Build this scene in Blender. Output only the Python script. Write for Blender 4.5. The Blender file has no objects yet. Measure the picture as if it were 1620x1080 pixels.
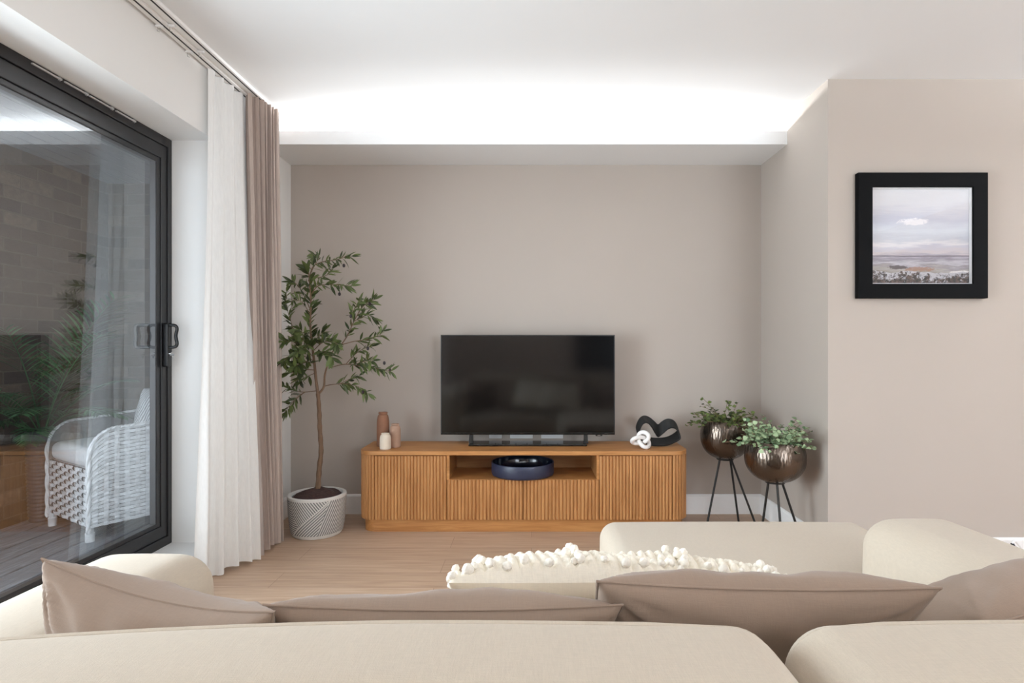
import bpy, bmesh, math, random
from mathutils import Vector, Matrix, noise
R = math.radians; PI = math.pi
scene = bpy.context.scene
COL = scene.collection
F = 924.0; VX, VY = 841.0, 547.0; H = 1.1186      # focal length in px, vanishing point, eye height


def W(px, py, Y):
    """photo pixel at depth Y -> world point"""
    return Vector(((px - VX) * Y / F, Y, H + (VY - py) * Y / F))


def lin(c):
    out = []
    for v in c:
        v /= 255.0
        out.append(v / 12.92 if v <= 0.04045 else ((v + 0.055) / 1.055) ** 2.4)
    return (*out, 1.0)


# ------------------------------------------------------------------ materials
class NT:
    def __init__(s, name):
        s.m = bpy.data.materials.new(name); s.m.use_nodes = True
        s.t = s.m.node_tree; s.n = s.t.nodes
        s.b = s.n['Principled BSDF']; s.out = s.n['Material Output']
        s._co = None

    def node(s, typ, **kw):
        n = s.n.new(typ)
        for k, v in kw.items(): setattr(n, k, v)
        return n

    def link(s, a, b): s.t.links.new(a, b)

    def put(s, sock, v):
        if isinstance(v, bpy.types.NodeSocket): s.link(v, sock)
        else: sock.default_value = v

    def M(s, op, a, b=0.0, c=None):
        n = s.node('ShaderNodeMath', operation=op)
        s.put(n.inputs[0], a); s.put(n.inputs[1], b)
        if c is not None: s.put(n.inputs[2], c)
        return n.outputs[0]

    def co(s):
        if s._co is None: s._co = s.node('ShaderNodeTexCoord')
        return s._co.outputs['Object']

    def xyz(s):
        n = s.node('ShaderNodeSeparateXYZ'); s.link(s.co(), n.inputs[0]); return n.outputs

    def mapped(s, scale=(1, 1, 1), rot=(0, 0, 0), loc=(0, 0, 0)):
        n = s.node('ShaderNodeMapping'); s.link(s.co(), n.inputs[0])
        n.inputs['Scale'].default_value = scale; n.inputs['Rotation'].default_value = rot
        n.inputs['Location'].default_value = loc
        return n.outputs[0]

    def noise(s, vec, scale, detail=4, rough=.55, dist=0):
        n = s.node('ShaderNodeTexNoise'); s.link(vec, n.inputs['Vector'])
        n.inputs['Scale'].default_value = scale; n.inputs['Detail'].default_value = detail
        n.inputs['Roughness'].default_value = rough; n.inputs['Distortion'].default_value = dist
        return n.outputs['Fac']

    def ramp(s, fac, stops, interp='LINEAR'):
        n = s.node('ShaderNodeValToRGB'); s.put(n.inputs[0], fac)
        e = n.color_ramp.elements; n.color_ramp.interpolation = interp
        while len(e) < len(stops): e.new(.5)
        for el, (p, c) in zip(e, stops): el.position = p; el.color = c if len(c) == 4 else (*c, 1)
        return n.outputs[0]

    def mix(s, fac, a, b, mode='MIX'):
        n = s.node('ShaderNodeMix', data_type='RGBA', blend_type=mode)
        s.put(n.inputs['Factor'], fac); s.put(n.inputs['A'], a); s.put(n.inputs['B'], b)
        return n.outputs['Result']

    def bump(s, h, strength=.3, dist=.002):
        n = s.node('ShaderNodeBump'); n.inputs['Strength'].default_value = strength
        n.inputs['Distance'].default_value = dist; s.link(h, n.inputs['Height'])
        s.link(n.outputs[0], s.b.inputs['Normal']); return n

    def set(s, color=None, rough=None, metal=None, spec=None, **kw):
        if color is not None: s.put(s.b.inputs['Base Color'], color)
        if rough is not None: s.put(s.b.inputs['Roughness'], rough)
        if metal is not None: s.b.inputs['Metallic'].default_value = metal
        if spec is not None: s.b.inputs['Specular IOR Level'].default_value = spec
        for k, v in kw.items(): s.b.inputs[k].default_value = v
        return s.m


def plain(name, c, rough=.5, metal=0, spec=.5, var=.04, nscale=30, bump=0, bscale=200, bdist=.001):
    t = NT(name); c = lin(c)
    f = t.noise(t.co(), nscale, 3)
    a = tuple(min(1, v * (1 - var)) for v in c[:3]) + (1,); b = tuple(min(1, v * (1 + var)) for v in c[:3]) + (1,)
    t.set(t.ramp(f, [(.3, a), (.7, b)]), rough, metal, spec)
    if bump: t.bump(t.noise(t.co(), bscale, 2), bump, bdist)
    return t.m


def wood(name, c_dark, c_light, axis, rough=.45, scale=1.0):
    """grain running along axis (0 x, 1 y, 2 z)"""
    t = NT(name)
    sc = [14 * scale] * 3; sc[axis] = .9 * scale
    v = t.mapped(tuple(sc))
    f1 = t.noise(v, 3.2, 6, .6, .6)
    sc2 = [120 * scale] * 3; sc2[axis] = 3 * scale
    f2 = t.noise(t.mapped(tuple(sc2)), 1.5, 3, .6)
    f = t.M('ADD', t.M('MULTIPLY', f1, .7), t.M('MULTIPLY', f2, .3))
    cd, cl = lin(c_dark), lin(c_light)
    mid = tuple((a + b) / 2 for a, b in zip(cd, cl))
    t.set(t.ramp(f, [(.3, cd), (.5, mid), (.7, cl)]), rough, 0, .4)
    t.bump(f2, .15, .0006)
    return t.m


def fabric(name, c, var=.05, weave=700, rough=.95, bump=.35, slub=None, sheen=.15):
    t = NT(name); c = lin(c)
    x = t.noise(t.mapped((1, 8, 8) if slub is None else slub), 60, 3, .6)
    y = t.noise(t.mapped((8, 1, 1)), 60, 3, .6)
    f = t.M('ADD', t.M('MULTIPLY', x, .5), t.M('MULTIPLY', y, .5))
    a = tuple(v * (1 - var) for v in c[:3]) + (1,); b = tuple(min(1, v * (1 + var)) for v in c[:3]) + (1,)
    t.set(t.ramp(f, [(.35, a), (.65, b)]), rough, 0, .15)
    t.b.inputs['Sheen Weight'].default_value = sheen
    n = t.noise(t.co(), weave, 2)
    t.bump(t.M('ADD', t.M('MULTIPLY', n, .5), f), bump, .0015)
    return t.m


MT = {}
MT['taupe_paint'] = plain('taupe wall paint', (178, 168, 159), .85, spec=.25, var=.012, nscale=2, bump=.05, bscale=350, bdist=.0006)
MT['white_paint'] = plain('white wall paint', (236, 235, 233), .85, spec=.25, var=.008, nscale=2, bump=.04, bscale=350, bdist=.0006)
MT['ceiling'] = plain('white ceiling paint', (232, 232, 232), .9, spec=.2, var=.006, nscale=2, bump=.03, bscale=300, bdist=.0005)
MT['gloss_white'] = plain('white satin paint', (242, 241, 240), .45, var=.01)
MT['plastic_white'] = plain('white plastic', (235, 235, 235), .4, var=.01)
MT['slot'] = plain('dark slot', (40, 40, 42), .6)
MT['frame'] = plain('anthracite aluminium', (27, 26, 28), .38, .0, .55, var=.05, nscale=400, bump=.06, bscale=1500, bdist=.0003)
MT['handle'] = plain('black powder coat', (13, 13, 14), .3, var=.05)
MT['silver'] = plain('brushed steel', (200, 200, 200), .25, 1)
MT['bronze_leg'] = plain('dark iron', (38, 35, 33), .45, .6)
MT['tv_body'] = plain('black plastic', (20, 19, 19), .35, var=.08)
MT['tv_gloss'] = plain('glossy black plastic', (14, 13, 12), .12, var=.05)
t = NT('television screen'); t.set(lin((9, 9, 10)), .10, 0, .6); MT['tv_screen'] = t.m
MT['navy'] = plain('navy glaze', (40, 45, 66), .42, var=.06)
MT['navy_in'] = plain('dark navy glossy glaze', (18, 24, 38), .12, var=.06)
MT['clay_dark'] = plain('brown clay', (140, 98, 75), .8, var=.08, nscale=20, bump=.15, bscale=160)
MT['clay_mid'] = plain('dusty clay', (168, 136, 116), .85, var=.06, nscale=20, bump=.15, bscale=160)
MT['clay_white'] = plain('cream clay', (226, 212, 194), .85, var=.04, nscale=20, bump=.15, bscale=160)
MT['white_knot'] = plain('matt white ceramic', (240, 237, 234), .6, var=.02)
MT['black_matt'] = plain('matt black ceramic', (22, 22, 22), .65, var=.1, bump=.1, bscale=300)
MT['soil'] = plain('dark bark mulch', (62, 42, 38), .95, var=.4, nscale=60, bump=.9, bscale=90, bdist=.006)
MT['bark'] = wood('olive bark', (78, 58, 44), (132, 106, 84), 2, .85, 2.2)
MT['branch'] = plain('olive twig', (112, 88, 68), .8, var=.15, nscale=60)
MT['frame_black'] = plain('black painted wood', (12, 12, 13), .75, spec=.08, var=.08)
MT['satin_grey'] = plain('satin grey metal', (205, 205, 205), .4, .2)
MT['olive_fruit'] = plain('dark olive fruit', (38, 28, 32), .35, var=.2)


def leafmat(name, c1, c2, trans=.25, rough=.5, scale=25):
    t = NT(name)
    g = t.node('ShaderNodeNewGeometry')
    f = t.M('ADD', t.M('MULTIPLY', g.outputs['Random Per Island'], .75), t.M('MULTIPLY', t.noise(t.co(), scale, 2), .3))
    t.set(t.ramp(f, [(.1, lin(c1)), (.9, lin(c2))]), rough, 0, .4)
    tr = t.node('ShaderNodeBsdfTranslucent'); t.link(t.b.inputs['Base Color'].links[0].from_socket, tr.inputs[0])
    mx = t.node('ShaderNodeMixShader'); mx.inputs[0].default_value = trans
    t.link(t.b.outputs[0], mx.inputs[1]); t.link(tr.outputs[0], mx.inputs[2]); t.link(mx.outputs[0], t.out.inputs[0])
    return t.m


MT['olive_leaf'] = leafmat('olive leaf', (42, 52, 26), (100, 112, 62), .12)
MT['ivy_dark'] = leafmat('dark green leaf', (42, 56, 26), (108, 124, 62), .12)
MT['ivy_pale'] = leafmat('pale variegated leaf', (62, 92, 58), (178, 198, 156), .12)
MT['palm_leaf'] = leafmat('palm leaf', (36, 74, 46), (104, 146, 100), .2)
MT['oak_x'] = wood('oak grain along', (150, 96, 50), (198, 144, 88), 0, .42)
MT['oak_z'] = wood('oak grain upright', (150, 97, 52), (197, 145, 92), 2, .45)
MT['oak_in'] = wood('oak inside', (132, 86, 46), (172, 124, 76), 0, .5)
MT['sofa'] = fabric('cream linen upholstery', (196, 183, 166), .05, 900, bump=.4, slub=(1.2, 14, 14))
MT['taupe_cloth'] = fabric('taupe cotton', (146, 126, 111), .04, 1200, bump=.25)
MT['cream_cloth'] = fabric('cream cotton', (232, 220, 198), .03, 1100, bump=.25)
MT['cream_knit'] = fabric('cream chunky weave', (244, 236, 220), .05, 500, bump=.6)
MT['pompom'] = fabric('cream yarn', (246, 240, 228), .06, 300, bump=.9)
MT['outdoor_cushion'] = fabric('white outdoor canvas', (230, 230, 232), .03, 900, bump=.2)


def make_sheer():
    t = NT('white sheer linen')
    n = t.noise(t.mapped((1, 1, .08)), 260, 3)
    col = t.ramp(n, [(.3, lin((246, 246, 245))), (.7, lin((253, 253, 252)))])
    d = t.node('ShaderNodeBsdfDiffuse'); t.link(col, d.inputs[0])
    tl = t.node('ShaderNodeBsdfTranslucent'); t.link(col, tl.inputs[0])
    tp = t.node('ShaderNodeBsdfTransparent')
    m1 = t.node('ShaderNodeMixShader'); m1.inputs[0].default_value = .12
    t.link(d.outputs[0], m1.inputs[1]); t.link(tl.outputs[0], m1.inputs[2])
    m2 = t.node('ShaderNodeMixShader'); m2.inputs[0].default_value = .05
    t.link(m1.outputs[0], m2.inputs[1]); t.link(tp.outputs[0], m2.inputs[2])
    t.link(m2.outputs[0], t.out.inputs[0])
    return t.m


MT['sheer'] = make_sheer()
t = NT('taupe curtain cloth')
n_ = t.noise(t.mapped((1, 1, .05)), 300, 3)
t.set(t.ramp(n_, [(.3, lin((174, 159, 150))), (.7, lin((192, 177, 168)))]), .9, 0, .15)
t.b.inputs['Sheen Weight'].default_value = .2
t.bump(t.noise(t.co(), 900, 2), .25, .001); MT['curtain'] = t.m


def make_glass(name, r0, tint=(.96, .975, .97, 1)):
    t = NT(name)
    lw = t.node('ShaderNodeLayerWeight'); lw.inputs[0].default_value = .5
    p = t.M('POWER', lw.outputs['Facing'], 5.0)
    f = t.M('MULTIPLY_ADD', p, 1 - r0, r0)
    tp = t.node('ShaderNodeBsdfTransparent'); tp.inputs[0].default_value = tint
    gl = t.node('ShaderNodeBsdfGlossy'); gl.inputs['Roughness'].default_value = 0.0
    gl.inputs[0].default_value = (.95, .97, 1, 1)
    mx = t.node('ShaderNodeMixShader'); t.link(f, mx.inputs[0])
    t.link(tp.outputs[0], mx.inputs[1]); t.link(gl.outputs[0], mx.inputs[2]); t.link(mx.outputs[0], t.out.inputs[0])
    return t.m


MT['glass'] = make_glass('double glazing', .135)
MT['picture_glass'] = make_glass('picture glass', .035, (.98, .98, .98, 1))


def make_floor():
    t = NT('light brown wood planks')
    b = t.node('ShaderNodeTexBrick'); t.link(t.co(), b.inputs['Vector'])
    b.offset = .37; b.inputs['Scale'].default_value = 1
    b.inputs['Brick Width'].default_value = 1.22; b.inputs['Row Height'].default_value = .18
    b.inputs['Mortar Size'].default_value = .0012; b.inputs['Mortar Smooth'].default_value = .3
    b.inputs['Color1'].default_value = (.25, .25, .25, 1); b.inputs['Color2'].default_value = (.75, .75, .75, 1)
    b.inputs['Mortar'].default_value = (.0, .0, .0, 1)
    g = t.noise(t.mapped((1.2, 22, 1)), 2.2, 6, .62, .5)
    g2 = t.noise(t.mapped((4, 160, 1)), 1, 3, .6)
    f = t.M('ADD', t.M('MULTIPLY', b.outputs[0], .16), t.M('ADD', t.M('MULTIPLY', g, .62), t.M('MULTIPLY', g2, .22)))
    col = t.ramp(f, [(.3, lin((158, 130, 108))), (.52, lin((186, 158, 134))), (.75, lin((206, 180, 158)))])
    t.set(t.mix(b.outputs['Fac'], col, lin((140, 114, 94))), t.ramp(g2, [(.3, (.38,) * 3), (.7, (.5,) * 3)]), 0, .4)
    t.bump(t.M('SUBTRACT', g2, b.outputs['Fac']), .12, .001)
    return t.m


MT['floor'] = make_floor()


def make_brick(axis):
    t = NT('brown brickwork ' + 'xy'[axis])
    x, y, z = t.xyz()
    c = t.node('ShaderNodeCombineXYZ'); t.link((x, y)[axis], c.inputs[0]); t.link(z, c.inputs[1])
    b = t.node('ShaderNodeTexBrick'); t.link(c.outputs[0], b.inputs['Vector']); b.inputs['Scale'].default_value = 1
    b.inputs['Brick Width'].default_value = .225; b.inputs['Row Height'].default_value = .075
    b.inputs['Mortar Size'].default_value = .0045; b.inputs['Mortar Smooth'].default_value = .2; b.inputs['Bias'].default_value = -.1
    b.inputs['Color1'].default_value = (0, 0, 0, 1); b.inputs['Color2'].default_value = (1, 1, 1, 1); b.inputs['Mortar'].default_value = (.5,) * 3 + (1,)
    n1 = t.noise(c.outputs[0], 26, 5, .65); n2 = t.noise(c.outputs[0], 120, 4, .6)
    f = t.M('ADD', t.M('MULTIPLY', b.outputs[0], .6), t.M('MULTIPLY', n1, .4))
    col = t.ramp(f, [(.12, lin((66, 56, 53))), (.4, lin((86, 73, 65))), (.65, lin((97, 83, 74))), (.85, lin((138, 120, 105)))])
    col = t.mix(t.M('MULTIPLY', n2, .35), col, lin((86, 74, 66)))
    t.set(t.mix(b.outputs['Fac'], col, lin((100, 89, 80))), .9, 0, .2)
    t.bump(t.M('SUBTRACT', t.M('MULTIPLY', n2, .5), b.outputs['Fac']), .6, .006)
    return t.m


def make_deck():
    t = NT('weathered grey deck boards')
    g = t.noise(t.mapped((9, 1.3, 1)), 2.4, 6, .65, 2.2)
    g2 = t.noise(t.mapped((150, 5, 1)), 1, 3)
    f = t.M('ADD', t.M('MULTIPLY', g, .7), t.M('MULTIPLY', g2, .3))
    t.set(t.ramp(f, [(.32, lin((98, 101, 108))), (.5, lin((118, 122, 130))), (.68, lin((164, 169, 178)))]), .55, 0, .4)
    t.bump(f, .15, .002)
    return t.m


MT['deck'] = make_deck()
MT['plank_grey'] = plain('grey ceiling cladding', (120, 122, 126), .6, var=.05)


def make_pot():
    t = NT('white pot with carved line pattern')
    x, y, z = t.xyz()
    u = t.M('MULTIPLY', t.M('ARCTAN2', x, t.M('MULTIPLY', y, -1)), .16)   # metres round the pot, 0 towards the room
    v = z
    def lines(ang, pitch):
        s = t.M('ADD', t.M('MULTIPLY', u, math.sin(ang) / pitch), t.M('MULTIPLY', v, math.cos(ang) / pitch))
        fr = t.M('FRACT', s)
        return t.M('LESS_THAN', t.M('ABSOLUTE', t.M('SUBTRACT', fr, .5)), .27), None
    pit = .0125
    A = lines(R(-42), pit)[0]    # rising to the right
    B = lines(R(55), pit)[0]     # falling steeply
    C = lines(R(8), pit)[0]      # nearly level
    D = lines(R(-66), pit)[0]
    d1 = t.M('SUBTRACT', t.M('SUBTRACT', v, t.M('MULTIPLY', u, .85)), .118)       # >0 above the rising divider
    d2 = t.M('SUBTRACT', t.M('ADD', v, t.M('MULTIPLY', u, 1.9)), -.04)            # right of the falling divider
    d3 = t.M('SUBTRACT', t.M('SUBTRACT', u, t.M('MULTIPLY', v, .35)), .045)       # far right region
    up = t.M('GREATER_THAN', d1, 0); rt = t.M('GREATER_THAN', d2, 0); fr = t.M('GREATER_THAN', d3, 0)
    def sel(m, a, b): return t.M('ADD', t.M('MULTIPLY', m, a), t.M('MULTIPLY', t.M('SUBTRACT', 1, m), b))
    body = sel(fr, D, sel(up, sel(rt, B, C), A))
    div = t.M('LESS_THAN', t.M('ABSOLUTE', d1), .004)
    zone = t.M('MULTIPLY', t.M('GREATER_THAN', v, .022), t.M('LESS_THAN', v, .222))
    g = t.M('MULTIPLY', t.M('MULTIPLY', body, zone), t.M('SUBTRACT', 1, div))
    t.set(t.mix(g, lin((224, 222, 218)), lin((118, 118, 118))), .7, 0, .3)
    t.bump(t.M('SUBTRACT', 1, g), .5, .002)
    return t.m


MT['pot'] = make_pot()


def make_hammered():
    t = NT('hammered bronze')
    v = t.node('ShaderNodeTexVoronoi'); t.link(t.mapped((1, 1, .3)), v.inputs['Vector']); v.inputs['Scale'].default_value = 95
    t.set(t.ramp(t.noise(t.co(), 8, 3), [(.3, lin((84, 74, 66))), (.7, lin((108, 96, 86)))]), .23, .95, .5)
    t.bump(v.outputs['Distance'], .35, .004)
    return t.m


MT['hammered'] = make_hammered()
MT['hammered_in'] = plain('dark bronze inside', (46, 40, 36), .4, .8)


def make_ribbed(): return plain('grey ribbed fibre', (74, 70, 74), .5, var=.1, nscale=40)


MT['ribbed'] = make_ribbed()
t = NT('grey white wicker')
g_ = t.node('ShaderNodeNewGeometry')
t.set(t.ramp(t.M('ADD', t.M('MULTIPLY', g_.outputs['Random Per Island'], .3), t.M('MULTIPLY', t.noise(t.co(), 40, 3), .7)),
             [(.25, lin((190, 189, 190))), (.75, lin((244, 244, 246)))]), .55, 0, .4); MT['wicker'] = t.m
MT['wicker_dark'] = plain('shaded grey wicker', (120, 118, 118), .7, var=.15, nscale=60)  # darker copy of the wicker, paints shade into the weave gaps
t = NT('leaf line print cloth')
w_ = t.node('ShaderNodeTexWave'); t.link(t.mapped((1, 1, 1), (0, 0, .5)), w_.inputs[0]); w_.inputs['Scale'].default_value = 14; w_.inputs['Distortion'].default_value = 3
t.set(t.ramp(w_.outputs['Fac'], [(.15, lin((140, 142, 146))), (.35, lin((236, 236, 238)))]), .9, 0, .2); MT['print_cloth'] = t.m


def make_art():
    """abstract grey seascape; object space, x across -.27...27, z up -.27...27"""
    t = NT('abstract seascape print')
    x, y, z = t.xyz()
    wob = t.M('MULTIPLY', t.M('SUBTRACT', t.noise(t.mapped((1.2, 1, 9)), 3, 6, .65), .5), .20)
    wob2 = t.M('MULTIPLY', t.M('SUBTRACT', t.noise(t.mapped((2.5, 1, 70)), 3, 5, .7), .5), .13)
    v = t.M('ADD', t.M('DIVIDE', t.M('ADD', z, .272), .544), t.M('ADD', wob, wob2))
    S = [(0, (150, 148, 152)), (.10, (176, 172, 176)), (.15, (150, 144, 136)), (.19, (176, 170, 166)), (.22, (146, 140, 146)), (.24, (196, 192, 200)), (.28, (140, 134, 144)),
         (.31, (176, 170, 182)), (.34, (206, 196, 198)), (.40, (196, 194, 206)), (.43, (224, 220, 222)), (.48, (190, 192, 202)), (.55, (204, 208, 216)), (.66, (184, 184, 198)),
         (.73, (200, 198, 206)), (.80, (214, 212, 216)), (.92, (222, 221, 224)), (1, (206, 206, 210))]
    base = t.ramp(v, [(p, lin(c)) for p, c in S])
    # dark horizon stroke
    vv = t.M('ADD', t.M('DIVIDE', t.M('ADD', z, .272), .544), t.M('MULTIPLY', t.M('SUBTRACT', t.noise(t.mapped((2, 1, 1)), 3, 2), .5), .012))
    band = t.M('LESS_THAN', t.M('ABSOLUTE', t.M('SUBTRACT', vv, .313)), .0045)
    base = t.mix(t.M('MULTIPLY', band, .8), base, lin((78, 68, 78)))
    # white cloud patch
    def blob(cx, cz, rx, rz, col, src, amt=1.0, nsc=40, thr=.5):
        e = t.M('ADD', t.M('POWER', t.M('DIVIDE', t.M('SUBTRACT', x, cx), rx), 2.0), t.M('POWER', t.M('DIVIDE', t.M('SUBTRACT', z, cz), rz), 2.0))
        nn = t.noise(t.mapped((1, 1, 2.2)), nsc, 6, .8, .5)
        m = t.M('LESS_THAN', t.M('ADD', e, t.M('MULTIPLY', nn, 4.0)), 2.1 + thr)
        return t.mix(t.M('MULTIPLY', m, amt), src, lin(col))
    base = blob(-.03, .075, .09, .022, (236, 232, 234), base, .9)
    base = blob(-.11, -.16, .07, .012, (84, 74, 76), base, .9)
    base = blob(.0, -.17, .09, .014, (158, 118, 98), base, .8)
    base = blob(.22, -.185, .08, .010, (232, 228, 228), base, .9)
    # speckled dark shore
    nz = t.noise(t.mapped((1, 1, 1.3)), 34, 8, .85, .8); nz2 = t.noise(t.co(), 8, 2)
    low = t.M('MULTIPLY', t.M('SUBTRACT', -.175, z), 2.6)
    m = t.M('GREATER_THAN', t.M('ADD', t.M('ADD', nz, low), t.M('MULTIPLY', nz2, .35)), .76)
    lowm = t.M('LESS_THAN', z, t.M('ADD', -.185, t.M('MULTIPLY', t.M('SUBTRACT', nz2, .5), .05)))
    base = t.mix(t.M('MULTIPLY', lowm, .8), base, lin((196, 194, 202)))
    base = t.mix(t.M('MULTIPLY', m, lowm), base, t.ramp(t.noise(t.co(), 60, 3), [(.4, lin((44, 40, 40))), (.7, lin((112, 92, 82)))]))
    t.set(base, .6, 0, .3)
    return t.m


MT['art'] = make_art()


# ------------------------------------------------------------------ mesh building
class MB:
    def __init__(s): s.v = []; s.f = []

    def add(s, vs, fs):
        o = len(s.v); s.v += [Vector(p) for p in vs]; s.f += [tuple(i + o for i in f) for f in fs]; return s

    def box(s, x0, x1, y0, y1, z0, z1):
        vs = [(x, y, z) for z in (z0, z1) for y in (y0, y1) for x in (x0, x1)]
        return s.add(vs, [(0, 2, 3, 1), (4, 5, 7, 6), (0, 1, 5, 4), (2, 6, 7, 3), (0, 4, 6, 2), (1, 3, 7, 5)])

    def grid(s, fn, nu, nv, closeu=False):
        vs = []
        for j in range(nv + 1):
            for i in range(nu if closeu else nu + 1): vs.append(fn(i / nu, j / nv))
        w = nu if closeu else nu + 1; fs = []
        for j in range(nv):
            for i in range(nu):
                i2 = (i + 1) % w
                fs.append((j * w + i, j * w + i2, (j + 1) * w + i2, (j + 1) * w + i))
        return s.add(vs, fs)

    def lathe(s, prof, n=48, c=(0, 0, 0)):
        c = Vector(c); vs = []; fs = []; rings = []
        for r, z in prof:
            if r < 1e-6: rings.append([len(vs)]); vs.append(c + Vector((0, 0, z)))
            else:
                rings.append(list(range(len(vs), len(vs) + n)))
                vs += [c + Vector((r * math.cos(2 * PI * k / n), r * math.sin(2 * PI * k / n), z)) for k in range(n)]
        for a, b in zip(rings, rings[1:]):
            for k in range(n):
                k2 = (k + 1) % n
                if len(a) == 1 and len(b) == 1: continue
                if len(a) == 1: fs.append((a[0], b[k2], b[k]))
                elif len(b) == 1: fs.append((a[k], a[k2], b[0]))
                else: fs.append((a[k], a[k2], b[k2], b[k]))
        return s.add(vs, fs)

    def tube(s, pts, rad, n=10, closed=False, cap=True):
        pts = [Vector(p) for p in pts]; N = len(pts)
        if not hasattr(rad, '__len__'): rad = [rad] * N
        vs = []; fs = []; up = None
        for i, p in enumerate(pts):
            if closed: d = pts[(i + 1) % N] - pts[i - 1]
            else: d = pts[min(i + 1, N - 1)] - pts[max(i - 1, 0)]
            d.normalize()
            if up is None:
                up = Vector((0, 0, 1)) if abs(d.z) < .9 else Vector((1, 0, 0))
            a = (up - d * up.dot(d))
            if a.length < 1e-6: a = d.orthogonal()
            a.normalize(); up = a; b = d.cross(a)
            for k in range(n):
                t_ = 2 * PI * k / n
                vs.append(p + (a * math.cos(t_) + b * math.sin(t_)) * rad[i])
        for i in range(N if closed else N - 1):
            j = (i + 1) % N
            for k in range(n):
                k2 = (k + 1) % n
                fs.append((i * n + k, i * n + k2, j * n + k2, j * n + k))
        if cap and not closed:
            fs.append(tuple(range(n))[::-1]); fs.append(tuple((N - 1) * n + k for k in range(n)))
        return s.add(vs, fs)

    def prism(s, outline, z0, z1):
        """outline in XY, extruded in z"""
        n = len(outline)
        vs = [(x, y, z0) for x, y in outline] + [(x, y, z1) for x, y in outline]
        fs = [tuple(range(n))[::-1], tuple(range(n, 2 * n))] + [(i, (i + 1) % n, n + (i + 1) % n, n + i) for i in range(n)]
        return s.add(vs, fs)

    def rbox(s, x0, x1, y0, y1, z0, z1, r, bulge=(0, 0, 0), seg=5, mid=8, fn=None):
        """rounded box with crowned faces"""
        c = Vector(((x0 + x1) / 2, (y0 + y1) / 2, (z0 + z1) / 2)); h = Vector(((x1 - x0) / 2, (y1 - y0) / 2, (z1 - z0) / 2))
        r = min(r, *h)
        def coords(hh):
            a = [-hh + r * (1 - math.cos(PI / 2 * k / seg)) * 1.0 for k in range(seg)]
            a = [-hh + r * k / seg for k in range(seg)]
            m = [-hh + r + (2 * hh - 2 * r) * k / mid for k in range(mid + 1)]
            return a + m + [-q for q in a[::-1]]
        ax = [coords(h[i]) for i in range(3)]
        def shape(p):
            q = Vector(p); cl = Vector([max(-h[i] + r, min(h[i] - r, q[i])) for i in range(3)])
            d = q - cl
            if d.length > 1e-9:
                # warp to even angles
                m = max(abs(d.x), abs(d.y), abs(d.z)) / r
                dd = Vector([math.tan(PI / 4 * max(-1, min(1, d[i] / r))) if r > 0 else 0 for i in range(3)])
                q = cl + dd.normalized() * r * m if m > 0 else q
            u = [q[i] / h[i] for i in range(3)]
            out = Vector(q)
            for i in range(3):
                j, k = (i + 1) % 3, (i + 2) % 3
                out[i] += bulge[i] * u[i] * max(0, 1 - u[j] ** 2) ** .7 * max(0, 1 - u[k] ** 2) ** .7
            out = out + c
            return fn(out) if fn else out
        for i in range(3):
            j, k = (i + 1) % 3, (i + 2) % 3
            for sgn in (-1, 1):
                A, B = ax[j], ax[k]; vs = []; fs = []
                for b in B:
                    for a in A:
                        p = [0, 0, 0]; p[i] = sgn * h[i]; p[j] = a; p[k] = b; vs.append(shape(p))
                w = len(A)
                for y in range(len(B) - 1):
                    for x in range(w - 1):
                        f = (y * w + x, y * w + x + 1, (y + 1) * w + x + 1, (y + 1) * w + x)
                        fs.append(f if sgn > 0 else f[::-1])
                s.add(vs, fs)
        return s

    def sphere(s, c, r, n=12, sz=1.0):
        prof = [(r * math.sin(PI * k / (n // 2)), -r * sz * math.cos(PI * k / (n // 2))) for k in range(n // 2 + 1)]
        prof[0] = (0, prof[0][1]); prof[-1] = (0, prof[-1][1])
        return s.lathe(prof, n, c)

    def build(s, name, mat, parent=None, smooth=True, angle=40, bevel=0, merge=True, local=False, solid=0):
        me = bpy.data.meshes.new(name)
        off = Vector(parent.location) if (parent is not None and not local) else Vector((0, 0, 0))
        if parent is not None and not local and parent.parent is not None: off = off + Vector(parent.parent.location)
        me.from_pydata([v - off for v in s.v], [], s.f)
        bm = bmesh.new(); bm.from_mesh(me)
        if merge: bmesh.ops.remove_doubles(bm, verts=bm.verts, dist=1e-5)
        bmesh.ops.recalc_face_normals(bm, faces=bm.faces)
        bm.to_mesh(me); bm.free()
        if smooth:
            me.polygons.foreach_set('use_smooth', [True] * len(me.polygons))
            me.set_sharp_from_angle(angle=R(angle))
        me.materials.append(MT[mat] if isinstance(mat, str) else mat); me.update()
        o = bpy.data.objects.new(name, me); COL.objects.link(o)
        if parent is not None: o.parent = parent
        if bevel:
            b = o.modifiers.new('bevel', 'BEVEL'); b.width = bevel; b.segments = 3; b.limit_method = 'ANGLE'; b.angle_limit = R(35)
        if solid:
            b = o.modifiers.new('solid', 'SOLIDIFY'); b.thickness = solid
        return o


def tag(o, label=None, cat=None, group=None, kind=None):
    if label: o['label'] = label
    if cat: o['category'] = cat
    if group: o['group'] = group
    if kind: o['kind'] = kind
    return o


def thing(name, label, cat, loc=(0, 0, 0), rotz=0, group=None):
    o = bpy.data.objects.new(name, None); COL.objects.link(o); o.empty_display_size = .05
    o.location = loc; o.rotation_euler = (0, 0, rotz)
    return tag(o, label, cat, group)


def struct(o): o['kind'] = 'structure'; return o


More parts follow.
